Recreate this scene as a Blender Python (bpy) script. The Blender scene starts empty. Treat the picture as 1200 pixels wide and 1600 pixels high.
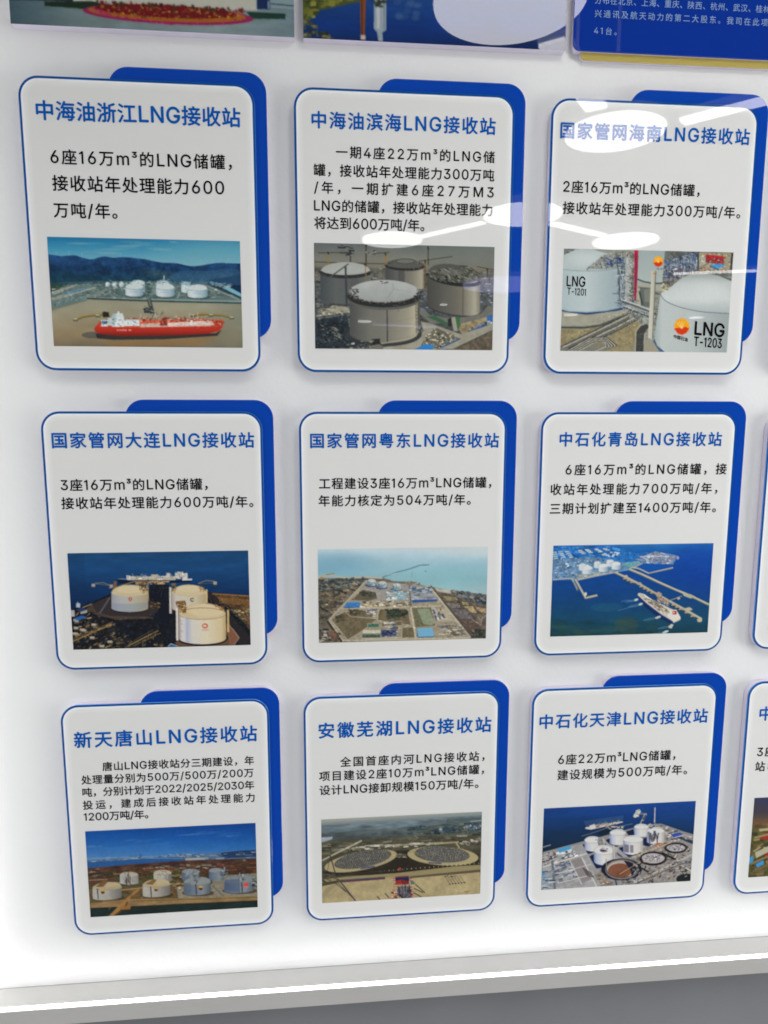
import bpy, bmesh, math, random, os
import numpy as np

# ---------------------------------------------------------------- camera, world, lamps, exposure
scene = bpy.context.scene
COL = scene.collection
ZB = 2.1                     # height above the floor of the top edge of the upper row of boards
cam_data = bpy.data.cameras.new('camera')
cam = bpy.data.objects.new('camera', cam_data)
COL.objects.link(cam)
scene.camera = cam
cam.location = (0.540129, -1.373109, ZB - 0.606317)
cam.rotation_euler = (1.43232942, -0.00101150, -0.08766107)
cam_data.sensor_fit = 'HORIZONTAL'
cam_data.sensor_width = 36.0
cam_data.lens = 36.0 * 1068.01 / 1200.0
cam_data.clip_start = 0.02
cam_data.clip_end = 200.0

world = bpy.data.worlds.new('World')
scene.world = world
world.use_nodes = True
nt = world.node_tree
bg = nt.nodes['Background']
bg.inputs[1].default_value = 1.0


def wnode(t, op=None, **kw):
    n = nt.nodes.new(t)
    if op: n.operation = op
    for k, v in kw.items(): n.inputs[int(k[1:])].default_value = v
    return n


def ramp(src, lo, hi, out):
    r = nt.nodes.new('ShaderNodeMapRange'); r.interpolation_type = 'SMOOTHSTEP'
    for i, v in enumerate((lo, hi, 0.0, out)): r.inputs[i + 1].default_value = v
    nt.links.new(src, r.inputs[0]); return r.outputs[0]


def add(a_, b_):
    n = wnode('ShaderNodeMath', 'ADD'); nt.links.new(a_, n.inputs[0]); nt.links.new(b_, n.inputs[1]); return n.outputs[0]


# the hall around the wall: a dim far side that the boards mirror, bright ceiling, side walls and floor
W_FRONT, W_UP, W_SIDE, W_DOWN = 0.11, 2.2, 1.0, 1.0
tcw = nt.nodes.new('ShaderNodeTexCoord'); sep = nt.nodes.new('ShaderNodeSeparateXYZ')
nt.links.new(tcw.outputs['Generated'], sep.inputs[0])
ax = wnode('ShaderNodeMath', 'ABSOLUTE'); nt.links.new(sep.outputs[0], ax.inputs[0])
dn = wnode('ShaderNodeMath', 'MULTIPLY', _1=-1.0); nt.links.new(sep.outputs[2], dn.inputs[0])
tot = add(add(ramp(sep.outputs[2], 0.58, 0.78, W_UP), ramp(ax.outputs[0], 0.68, 0.86, W_SIDE)), ramp(dn.outputs[0], 0.64, 0.82, W_DOWN))
fin = wnode('ShaderNodeMath', 'ADD', _1=W_FRONT); nt.links.new(tot, fin.inputs[0])
cmb = nt.nodes.new('ShaderNodeMix'); cmb.data_type = 'RGBA'; cmb.blend_type = 'MULTIPLY'; cmb.inputs[0].default_value = 1.0
cmb.inputs[6].default_value = (0.985, 0.99, 1.0, 1); nt.links.new(fin.outputs[0], cmb.inputs[7])
nt.links.new(cmb.outputs[2], bg.inputs[0])


def area(name, loc, target, sx, sy, power, col):
    d = bpy.data.lights.new(name, 'AREA')
    d.shape = 'RECTANGLE'; d.size = sx; d.size_y = sy; d.energy = power; d.color = col
    o = bpy.data.objects.new(name, d); COL.objects.link(o)
    o.location = loc
    v = [target[i] - loc[i] for i in range(3)]
    import mathutils
    o.rotation_euler = mathutils.Vector(v).to_track_quat('-Z', 'Y').to_euler()
    return o


# two added soft fill lights that brighten the wall from both sides
area('fill_light_right', (4.3, -1.3, 1.05), (0.9, 0, 0.9), 1.6, 1.6, 55, (1.0, 0.99, 0.97))
area('fill_light_left', (-2.9, -1.3, 1.05), (0.5, 0, 0.9), 1.6, 1.6, 15, (1.0, 0.99, 0.98))

vs = scene.view_settings
scene.display_settings.display_device = 'sRGB'
vs.view_transform = 'Standard'
vs.look = 'None'
vs.exposure = 0.12
vs.gamma = 1.0
vs.use_curve_mapping = False
scene.render.engine = 'CYCLES'
scene.cycles.max_bounces = 6
scene.cycles.filter_width = 1.7
scene.cycles.use_denoising = True
PRINT_GAIN = 1.15            # linear ink reflectance per unit of measured print brightness


# ---------------------------------------------------------------- materials
def lin(c):
    c = np.asarray(c, float) / 255.0
    return np.where(c <= 0.04045, c / 12.92, ((c + 0.055) / 1.055) ** 2.4)


def mat(name, col, rough=0.5, spec=0.5, bump=0.0, bscale=3.0, metal=0.0, vary=0.0, vscale=8.0, attr=None, emit=None, estr=0.0, fine=0.0):
    m = bpy.data.materials.new(name); m.use_nodes = True
    nt = m.node_tree; b = nt.nodes['Principled BSDF']
    b.inputs['Roughness'].default_value = rough
    b.inputs['Specular IOR Level'].default_value = spec
    b.inputs['Metallic'].default_value = metal
    b.inputs['Base Color'].default_value = (*col, 1)
    tc = nt.nodes.new('ShaderNodeTexCoord')
    geo = nt.nodes.new('ShaderNodeNewGeometry')
    if attr:
        a = nt.nodes.new('ShaderNodeAttribute'); a.attribute_name = attr
        nt.links.new(a.outputs['Color'], b.inputs['Base Color'])
    if vary:
        n = nt.nodes.new('ShaderNodeTexNoise'); n.inputs['Scale'].default_value = vscale; n.inputs['Detail'].default_value = 5
        nt.links.new(geo.outputs['Position'], n.inputs['Vector'])
        r = nt.nodes.new('ShaderNodeMapRange'); r.inputs[1].default_value = 0.3; r.inputs[2].default_value = 0.7
        r.inputs[3].default_value = 1 - vary; r.inputs[4].default_value = 1 + vary
        nt.links.new(n.outputs['Fac'], r.inputs[0])
        x = nt.nodes.new('ShaderNodeMix'); x.data_type = 'RGBA'; x.blend_type = 'MULTIPLY'; x.inputs[0].default_value = 1
        x.inputs[6].default_value = (*col, 1)
        nt.links.new(r.outputs[0], x.inputs[7])
        nt.links.new(x.outputs[2], b.inputs['Base Color'])
    if bump:
        n = nt.nodes.new('ShaderNodeTexNoise'); n.inputs['Scale'].default_value = bscale; n.inputs['Detail'].default_value = 1.0
        nt.links.new(geo.outputs['Position'], n.inputs['Vector'])
        u = nt.nodes.new('ShaderNodeBump'); u.inputs['Strength'].default_value = 1.0; u.inputs['Distance'].default_value = bump
        nt.links.new(n.outputs['Fac'], u.inputs['Height'])
        last = u
        if fine:
            n2 = nt.nodes.new('ShaderNodeTexNoise'); n2.inputs['Scale'].default_value = 140; n2.inputs['Detail'].default_value = 3
            nt.links.new(geo.outputs['Position'], n2.inputs['Vector'])
            u2 = nt.nodes.new('ShaderNodeBump'); u2.inputs['Distance'].default_value = fine
            nt.links.new(n2.outputs['Fac'], u2.inputs['Height']); nt.links.new(u.outputs[0], u2.inputs['Normal'])
            last = u2
        nt.links.new(last.outputs[0], b.inputs['Normal'])
    if emit:
        b.inputs['Emission Color'].default_value = (*emit, 1); b.inputs['Emission Strength'].default_value = estr
    return m


GL = dict(rough=0.012, spec=0.5, bump=0.00005, bscale=4.0)
M = {
    'wall': mat('painted_wall', (0.815, 0.825, 0.828), 0.55, 0.3, vary=0.012, vscale=3.0, bump=0.0003, bscale=30, fine=0.0004),
    'pvc': mat('white_foam_board', (0.60, 0.56, 0.66), 0.5, 0.3, vary=0.04, vscale=40),
    'face': mat('white_acrylic_print', (0.7, 0.7, 0.7), attr='Col', **GL),
    'blue': mat('blue_acrylic', (0.0, 0.055, 0.42), **GL),
    'rim': mat('pale_blue_acrylic_edge', tuple(lin((70, 132, 200))), **GL),
    'line': mat('blue_border_ink', (0.0, 0.075, 0.30), **GL),
    'title': mat('blue_ink', (0.0, 0.105, 0.45), **GL),
    'ink': mat('black_ink', (0.006, 0.006, 0.007), **GL),
    'print': mat('printed_picture', (0.5, 0.5, 0.5), attr='Col', **GL),
    'deep': mat('navy_acrylic', (0.0, 0.030, 0.30), **GL),
    'paleink': mat('pale_blue_ink', tuple(lin((140, 172, 214))), **GL),
    'yellow': mat('yellow_acrylic', tuple(lin((186, 168, 92))), **GL),
    'trim': mat('brushed_white_metal', (0.46, 0.455, 0.44), 0.38, 0.5, vary=0.025, vscale=9, bump=0.0006, bscale=24),
    'low': mat('grey_lower_wall', tuple(lin((128, 131, 134))), 0.6, 0.3, vary=0.05, vscale=4),
    'groove': mat('dark_gap', (0.10, 0.10, 0.10), 0.8, 0.2),
    'led': mat('led_diffuser', (0.9, 0.9, 0.9), 0.4, 0.3, emit=(1.0, 0.99, 0.97), estr=10.5),
    'led_side': mat('led_side_diffuser', (0.9, 0.9, 0.9), 0.4, 0.3, emit=(1.0, 0.99, 0.97), estr=12.5),
    'spot': mat('spot_diffuser', (0.9, 0.9, 0.9), 0.4, 0.3, emit=(1.0, 0.98, 0.95), estr=6.0),
    'lamp': mat('lamp_diffuser', (0.9, 0.9, 0.9), 0.5, 0.3, emit=(1.0, 0.98, 0.95), estr=8.5),
    'dim': mat('dim_lamp_diffuser', (0.6, 0.6, 0.9), 0.5, 0.3, emit=(0.55, 0.55, 1.0), estr=2.6),
    'housing': mat('lamp_housing', (0.75, 0.75, 0.75), 0.5, 0.4),
    'floor': mat('grey_floor', (0.30, 0.30, 0.30), 0.6, 0.3, vary=0.08, vscale=2),
}


# ---------------------------------------------------------------- object helpers
def link(name, me, m=None, parent=None, loc=None):
    o = bpy.data.objects.new(name, me); COL.objects.link(o)
    if m is not None and me is not None and not me.materials: me.materials.append(m)
    if parent: o.parent = parent
    if loc is not None: o.location = loc
    return o


def tag(o, label=None, cat=None, group=None, kind=None):
    if label: o['label'] = label
    if cat: o['category'] = cat
    if group: o['group'] = group
    if kind: o['kind'] = kind
    return o


def thing(name, label, cat, loc, group=None):
    o = bpy.data.objects.new(name, None); COL.objects.link(o); o.location = loc; o.empty_display_size = 0.05
    return tag(o, label, cat, group)


def mesh(name, verts, faces, smooth=False):
    me = bpy.data.meshes.new(name); me.from_pydata([tuple(v) for v in verts], [], faces); me.update()
    if smooth: me.polygons.foreach_set('use_smooth', [True] * len(me.polygons))
    return me


def rr(x0, x1, z0, z1, r, n=10):
    """rounded rectangle, counter-clockwise seen from -y"""
    P = []
    for cx, cz, a in ((x1 - r, z1 - r, 0), (x0 + r, z1 - r, 90), (x0 + r, z0 + r, 180), (x1 - r, z0 + r, 270)):
        for i in range(n + 1):
            t = math.radians(a + 90 * i / n); P.append((cx + r * math.cos(t), cz + r * math.sin(t)))
    return P


def slab(name, loop, yf, yb, bev=0.0):
    """flat plate: front at yf (towards the viewer, smaller y), back at yb"""
    n = len(loop); cx = sum(p[0] for p in loop) / n; cz = sum(p[1] for p in loop) / n
    V = []; F = []
    if bev:
        ins = inset(loop, bev)
        V += [(x, yf, z) for x, z in ins]; V += [(x, yf + bev, z) for x, z in loop]; V += [(x, yb, z) for x, z in loop]
        F.append(list(range(n)))
        for k in range(2):
            for i in range(n):
                j = (i + 1) % n; F.append([k * n + i, k * n + n + i, k * n + n + j, k * n + j])
        F.append(list(range(3 * n - 1, 2 * n - 1, -1)))
    else:
        V += [(x, yf, z) for x, z in loop]; V += [(x, yb, z) for x, z in loop]
        F.append(list(range(n)))
        for i in range(n):
            j = (i + 1) % n; F.append([i, n + i, n + j, j])
        F.append(list(range(2 * n - 1, n - 1, -1)))
    return mesh(name, V, F)


def inset(loop, d):
    n = len(loop); out = []
    for i in range(n):
        x0, z0 = loop[i - 1]; x1, z1 = loop[i]; x2, z2 = loop[(i + 1) % n]
        ax, az = x1 - x0, z1 - z0; bx, bz = x2 - x1, z2 - z1
        la = math.hypot(ax, az) or 1e-9; lb = math.hypot(bx, bz) or 1e-9
        nx, nz = -az / la - bz / lb, ax / la + bx / lb; L = math.hypot(nx, nz) or 1
        out.append((x1 + nx / L * d, z1 + nz / L * d))
    return out


def box(name, x0, x1, y0, y1, z0, z1):
    V = [(x, y, z) for z in (z0, z1) for y in (y0, y1) for x in (x0, x1)]
    F = [(0, 2, 3, 1), (4, 5, 7, 6), (0, 1, 5, 4), (2, 6, 7, 3), (0, 4, 6, 2), (1, 3, 7, 5)]
    return mesh(name, V, F)


def set_colour(me, cols):
    a = me.color_attributes.new('Col', 'FLOAT_COLOR', 'POINT')
    c = np.ones((len(cols), 4), np.float32); c[:, :3] = cols
    a.data.foreach_set('color', c.ravel())


# ---------------------------------------------------------------- lettering (flat printed glyph meshes)
_fonts = {}
_glyphs = {}
LATIN_SCALE = 1.50
EM = 0.925                  # the letters are set a little smaller than their pitch


def latin_font():
    if 'l' not in _fonts:
        f = None
        try:
            f = bpy.data.fonts.load(os.path.join(bpy.utils.system_resource('DATAFILES', path='fonts'), 'Inter.woff2'))
        except Exception:
            f = None
        _fonts['l'] = f
    return _fonts['l']


def raw_glyph(txt, font, off):
    c = bpy.data.curves.new('glyph', 'FONT'); c.body = txt; c.offset = off; c.resolution_u = 3
    if font: c.font = font
    o = bpy.data.objects.new('glyph', c); COL.objects.link(o)
    dg = bpy.context.evaluated_depsgraph_get()
    me = bpy.data.meshes.new_from_object(o.evaluated_get(dg))
    V = np.array([v.co[:] for v in me.vertices], float).reshape(-1, 3)
    F = [list(p.vertices) for p in me.polygons]
    bpy.data.objects.remove(o); bpy.data.curves.remove(c); bpy.data.meshes.remove(me)
    return V, F


def glyph(ch, off):
    """(verts, faces, advance) at em size 1"""
    k = (ch, off)
    if k in _glyphs: return _glyphs[k]
    if ch == '1':               # plain figure one without a foot
        V = np.array([(.20, 0, 0), (.293, 0, 0), (.293, .755, 0), (.215, .755, 0), (.04, .635, 0), (.082, .565, 0), (.20, .645, 0)], float)
        r = (V, [[0, 1, 2, 6], [2, 3, 6], [3, 4, 5, 6]], 0.42)
    elif ch == '4':             # open figure four: slope, bar and stem
        V = np.array([(.045, .165, 0), (.60, .165, 0), (.60, .245, 0), (.045, .245, 0), (.155, .245, 0), (.455, .755, 0), (.355, .755, 0), (.395, 0, 0), (.485, 0, 0), (.485, .165, 0), (.395, .165, 0), (.395, .245, 0), (.485, .245, 0), (.485, .43, 0), (.395, .43, 0)], float)
        r = (V, [[0, 1, 2, 3], [3, 4, 5, 6], [7, 8, 9, 10], [11, 12, 13, 14]], 0.65)
    elif ord(ch) < 256 and ch != ' ':
        f = latin_font(); s = LATIN_SCALE if f else 1.02
        V, F = raw_glyph(ch, f, off / s)
        a, _ = raw_glyph('H' + ch + 'H', f, 0); b, _ = raw_glyph('HH', f, 0)
        adv = (a[:, 0].max() - a[:, 0].min()) - (b[:, 0].max() - b[:, 0].min())
        if ch == '³': V = V * 0.85; V[:, 1] += 0.06; adv *= 0.85
        r = (V * s, F, adv * s)
    elif ch == ' ':
        r = (np.zeros((0, 3)), [], 0.3)
    else:
        V, F = raw_glyph(ch, None, off)
        r = (V, F, 1.0)
    _glyphs[k] = r
    return r


def heavy(V, F, d):
    """ink gain: the outline printed again a hair's breadth to each side"""
    if d <= 0: return V, F
    W_ = []; G_ = []; n = 0
    for k, (dx, dz) in enumerate(((0, 0), (d, 0), (-d, 0), (0, d), (0, -d))):
        q = V.copy(); q[:, 0] += dx; q[:, 2] += dz; q[:, 1] -= 0.00002 * k
        W_.append(q); G_ += [[i + n for i in f] for f in F]; n += len(q)
    return np.concatenate(W_), G_


def set_line(txt, x0, x1, zc, em, off, tight=0.86):
    """lay one line out so that its ink runs from x0 to x1, centred on height zc"""
    if tight > 0.8: em *= EM
    gl = [glyph(c, 0.0) for c in txt]
    pen = 0.0; pos = []
    for g in gl: pos.append(pen); pen += g[2]
    first = gl[0][0][:, 0].min(); last = pos[-1] + gl[-1][0][:, 0].max()
    nat = (last - first) * em
    extra = (x1 - x0 - nat) / max(1, len(gl) - 1)
    sx = 1.0
    if extra < (-0.10 if tight > 0.8 else 0.0) * em:      # too tight: narrow the letters a little as well
        sx = max(tight, 1 + (extra + (0.10 if tight > 0.8 else 0.0) * em) * (len(gl) - 1) / nat); extra = (x1 - x0 - nat * sx) / max(1, len(gl) - 1)
    V = []; F = []; n = 0
    for i, (g, p) in enumerate(zip(gl, pos)):
        if len(g[0]) == 0: continue
        q = np.empty((len(g[0]), 3))
        q[:, 0] = x0 + (g[0][:, 0] + p - first) * em * sx + extra * i
        q[:, 1] = 0
        q[:, 2] = zc + (g[0][:, 1] - 0.37) * em
        V.append(q); F += [[a + n for a in f] for f in g[1]]; n += len(q)
    return heavy(np.concatenate(V), F, off * em)


def text_mesh(name, lines, off, y):
    V = []; F = []; n = 0
    for l in lines:
        v, f = set_line(*l, off)
        v[:, 1] += y
        V.append(v); F += [[a + n for a in q] for q in f]; n += len(v)
    V = np.concatenate(V)
    return mesh(name, V.tolist(), F)


# ---------------------------------------------------------------- printed pictures
# Each print is painted procedurally into a colour grid (polygons, lines, ellipses,
# noise) that becomes the colour attribute of a fine flat mesh.
GW, GH, SS = 300, 169, 3


def homography(src, dst):
    A = []
    for (x, y), (u, v) in zip(src, dst):
        A.append([x, y, 1, 0, 0, 0, -u * x, -u * y, -u])
        A.append([0, 0, 0, x, y, 1, -v * x, -v * y, -v])
    return np.linalg.svd(np.array(A, float))[2][-1].reshape(3, 3)


def value_noise(rng, h, w, cells, aspect=1.0):
    gy = max(2, int(cells)); gx = max(2, int(cells * w / h * aspect))
    g = rng.random((gy + 1, gx + 1))
    yy = np.linspace(0, gy - 1e-6, h); xx = np.linspace(0, gx - 1e-6, w)
    y0 = yy.astype(int); x0 = xx.astype(int)
    fy = (yy - y0)[:, None]; fx = (xx - x0)[None, :]
    fy = fy * fy * (3 - 2 * fy); fx = fx * fx * (3 - 2 * fx)
    a = g[y0][:, x0]; b = g[y0][:, x0 + 1]; c = g[y0 + 1][:, x0]; d = g[y0 + 1][:, x0 + 1]
    return (a * (1 - fx) + b * fx) * (1 - fy) + (c * (1 - fx) + d * fx) * fy


class Paint:
    def __init__(s, corners, seed, gw=GW, gh=GH):
        s.gw, s.gh = gw, gh
        s.w, s.h = gw * SS, gh * SS
        s.M = homography(corners, [(0, 0), (s.w, 0), (s.w, s.h), (0, s.h)])
        s.k = s.w / math.hypot(corners[1][0] - corners[0][0], corners[1][1] - corners[0][1])
        s.im = np.zeros((s.h, s.w, 3)); s.rng = np.random.default_rng(seed)
        s.r = random.Random(seed)
        s.Minv = np.linalg.inv(s.M)
        X, Y = np.meshgrid(np.arange(s.w) + .5, np.arange(s.h) + .5)
        q = s.Minv @ np.stack([X.ravel(), Y.ravel(), np.ones(X.size)])
        s.FX = (q[0] / q[2]).reshape(s.h, s.w); s.FY = (q[1] / q[2]).reshape(s.h, s.w)

    def tr(s, pts):
        q = s.M @ np.array([[x, y, 1.0] for x, y in pts]).T
        return (q[:2] / q[2]).T

    def mask(s, P):
        x0 = int(max(0, np.floor(P[:, 0].min()))); x1 = int(min(s.w, np.ceil(P[:, 0].max()) + 1))
        y0 = int(max(0, np.floor(P[:, 1].min()))); y1 = int(min(s.h, np.ceil(P[:, 1].max()) + 1))
        if x1 <= x0 or y1 <= y0: return None
        X = np.arange(x0, x1)[None, :] + .5; Y = np.arange(y0, y1)[:, None] + .5
        m = np.zeros((y1 - y0, x1 - x0), bool)
        n = len(P)
        for i in range(n):
            ax, ay = P[i]; bx, by = P[(i + 1) % n]
            if ay == by: continue
            c = ((ay > Y) != (by > Y))
            m ^= c & (X < (bx - ax) * (Y - ay) / (by - ay) + ax)
        return (slice(y0, y1), slice(x0, x1)), m

    def put(s, sl, m, col, a=1.0):
        if callable(col): c = col(s.FX[sl][m], s.FY[sl][m])
        else: c = np.array(col, float)
        s.im[sl][m] = s.im[sl][m] * (1 - a) + c * a

    def raw(s, P, col, a=1.0):
        r = s.mask(np.asarray(P, float))
        if r: s.put(r[0], r[1], col, a)

    def curve(s, pts, n=3):
        P = [tuple(q) for q in pts]
        for _ in range(n):
            Q = [P[0]]
            for a, b in zip(P[:-1], P[1:]): Q += [(a[0] * .75 + b[0] * .25, a[1] * .75 + b[1] * .25), (a[0] * .25 + b[0] * .75, a[1] * .25 + b[1] * .75)]
            P = Q + [P[-1]]
        return P

    def grain(s, pts, n, lo=.7, hi=1.35, size=(1.5, 6), asp=.6, ang=0.0, jit=.6):
        """fine bits of detail: each darkens or lightens what is printed under it"""
        for _ in range(n):
            x, y = s.inside(pts); L = s.r.uniform(*size) / 2; W = L * asp; t = ang + s.r.uniform(-jit, jit)
            ux, uy = math.cos(t), math.sin(t)
            q = s.tr([(x + ux * i * L - uy * j * W, y + uy * i * L + ux * j * W) for i, j in ((-1, -1), (1, -1), (1, 1), (-1, 1))])
            r = s.mask(q)
            if r: s.im[r[0]][r[1]] *= s.r.uniform(lo, hi)

    def poly(s, pts, col, a=1.0): s.raw(s.tr(pts), col, a)

    def line(s, pts, col, w=2, a=1.0):
        P = s.tr(pts); hw = max(.35, w * s.k / 2)
        for i in range(len(P) - 1):
            d = P[i + 1] - P[i]; L = np.hypot(*d)
            if L < 1e-6: continue
            n = np.array([-d[1], d[0]]) / L * hw
            s.raw([P[i] + n, P[i + 1] + n, P[i + 1] - n, P[i] - n], col, a)

    def ell(s, cx, cy, rx, ry, col, a=1.0, rot=0, a0=0, a1=360, n=40):
        t = np.radians(np.linspace(a0, a1, n)); c, q = math.cos(rot), math.sin(rot)
        ex, ey = rx * np.cos(t), ry * np.sin(t)
        s.poly(list(zip(cx + ex * c - ey * q, cy + ex * q + ey * c)), col, a)

    def ring(s, cx, cy, rx, ry, col, w, a=1.0, a0=0, a1=360, rot=0):
        t = np.radians(np.linspace(a0, a1, 40)); c, q = math.cos(rot), math.sin(rot)
        ex, ey = rx * np.cos(t), ry * np.sin(t)
        s.line(list(zip(cx + ex * c - ey * q, cy + ex * q + ey * c)), col, w, a)

    def rect(s, x0, y0, x1, y1, col, a=1.0): s.poly([(x0, y0), (x1, y0), (x1, y1), (x0, y1)], col, a)

    def inside(s, pts):
        P = np.array(pts); x0, y0 = P.min(0); x1, y1 = P.max(0)
        for _ in range(60):
            x = s.r.uniform(x0, x1); y = s.r.uniform(y0, y1); k = False
            for i in range(len(P)):
                ax, ay = P[i]; bx, by = P[(i + 1) % len(P)]
                if (ay > y) != (by > y) and x < (bx - ax) * (y - ay) / (by - ay) + ax: k = not k
            if k: return x, y
        return x, y

    def clutter(s, pts, n, pal, lo=3, hi=12, asp=.5, ang=0.0, jit=.15, a=1.0):
        for _ in range(n):
            x, y = s.inside(pts); c = s.r.choice(pal); f = s.r.uniform(.8, 1.2)
            L = s.r.uniform(lo, hi); W = L * asp * s.r.uniform(.5, 1.3); t = ang + s.r.uniform(-jit, jit)
            ux, uy = math.cos(t), math.sin(t)
            q = [(x + ux * i * L / 2 - uy * j * W / 2, y + uy * i * L / 2 + ux * j * W / 2) for i, j in ((-1, -1), (1, -1), (1, 1), (-1, 1))]
            s.poly(q, [min(255, v * f) for v in c], a)

    def sticks(s, pts, n, pal, lo=6, hi=25, w=1.5, angs=(0, 1.57), jit=.2, a=1.0):
        for _ in range(n):
            x, y = s.inside(pts); t = s.r.choice(angs) + s.r.uniform(-jit, jit); L = s.r.uniform(lo, hi) / 2
            s.line([(x - math.cos(t) * L, y - math.sin(t) * L), (x + math.cos(t) * L, y + math.sin(t) * L)], s.r.choice(pal), w, a)

    def mottle(s, pts, amp=.15, cells=20, aspect=1.0, tint=None):
        r = s.mask(s.tr(pts))
        if not r: return
        n = value_noise(s.rng, s.h, s.w, cells, aspect) * .6 + value_noise(s.rng, s.h, s.w, cells * 2.7, aspect) * .4
        sl, m = r; v = n[sl][m]
        if tint is None: s.im[sl][m] *= (1 + (v - .5) * 2 * amp)[:, None]
        else:
            k = np.clip((v - .5) * 4, 0, 1)[:, None] * amp
            s.im[sl][m] = s.im[sl][m] * (1 - k) + np.array(tint, float) * k

    def all(s): return [tuple(p) for p in (s.Minv @ np.array([[0, 0, 1], [s.w, 0, 1], [s.w, s.h, 1], [0, s.h, 1]], float).T / (s.Minv @ np.array([[0, 0, 1], [s.w, 0, 1], [s.w, s.h, 1], [0, s.h, 1]], float).T)[2])[:2].T]

    def tank(s, cx, yt, rx, ry, h, cols, dome, dh=0, rim=None, base=None, skew=0, rimw=3):
        """cylinder: wall colours across, elliptical base, shallow dome"""
        t = np.radians(np.linspace(180, 0, 30))
        bot = [(cx + rx * math.cos(q), yt + skew * math.cos(q) + h + ry * math.sin(q)) for q in t]
        if base: s.line([(x, y + 2) for x, y in bot], base[0], base[1])
        xs = [c[0] for c in cols]; cc = np.array([c[1] for c in cols], float)

        def wall(X, Y):
            u = (X - cx) / rx * .5 + .5
            return np.stack([np.interp(u, xs, cc[:, i]) for i in range(3)], -1)
        s.poly([(cx - rx, yt - skew)] + bot + [(cx + rx, yt + skew)], wall)
        s.ell(cx, yt, rx, ry, dome)
        if dh:
            t = np.radians(np.linspace(180, 360, 30))
            s.poly([(cx + rx * .97 * math.cos(q), yt + skew * math.cos(q) + (ry + dh) * math.sin(q)) for q in t] + [(cx + rx * .9 * math.cos(q), yt + ry * .9 * math.sin(q)) for q in np.radians(np.linspace(0, 180, 20))], dome)
        if rim:
            t = np.radians(np.linspace(180, 0, 30))
            s.line([(cx + rx * math.cos(q), yt + skew * math.cos(q) + ry * math.sin(q)) for q in t], rim, rimw)

    def emblem(s, cx, cy, r, rot=0.0):
        for i in range(10):
            t = rot + i * math.pi / 5
            s.ell(cx + .72 * r * math.cos(t), cy + .78 * r * math.sin(t), r * .3, r * .3, (235, 160, 30), n=14)
        s.ell(cx, cy, r * .82, r * .88, (235, 160, 30))
        s.poly([(cx - r, cy + .25 * r), (cx - .35 * r, cy + .15 * r), (cx, cy + .3 * r), (cx + .4 * r, cy + .02 * r), (cx + r * .95, cy + .3 * r), (cx + .55 * r, cy + .85 * r), (cx, cy + 1.1 * r), (cx - .55 * r, cy + .9 * r)], (205, 55, 25))
        for t in (-.9, -.45, 0, .45):
            s.line([(cx, cy + .3 * r), (cx + .75 * r * math.sin(t), cy - .7 * r * math.cos(t))], (245, 215, 150), r * .07)

    def result(s):
        a = s.im.reshape(s.gh, SS, s.gw, SS, 3).mean((1, 3)) / 255
        a = np.clip(a, 0, 1)
        b = np.pad(a, ((1, 1), (1, 1), (0, 0)), 'edge')
        a = a * .5 + (b[:-2, 1:-1] + b[2:, 1:-1] + b[1:-1, :-2] + b[1:-1, 2:]) * .125
        n = value_noise(s.rng, s.gh, s.gw, 60) - .5
        a = a * (1 + n[..., None] * .02) + (s.rng.random((s.gh, s.gw, 1)) - .5) * .008
        return np.clip(a, 0, 1)


def grad(stops, axis=1):
    ys = [q[0] for q in stops]; cc = np.array([q[1] for q in stops], float)
    return lambda X, Y: np.stack([np.interp(Y if axis else X, ys, cc[:, i]) for i in range(3)], -1)


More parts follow.
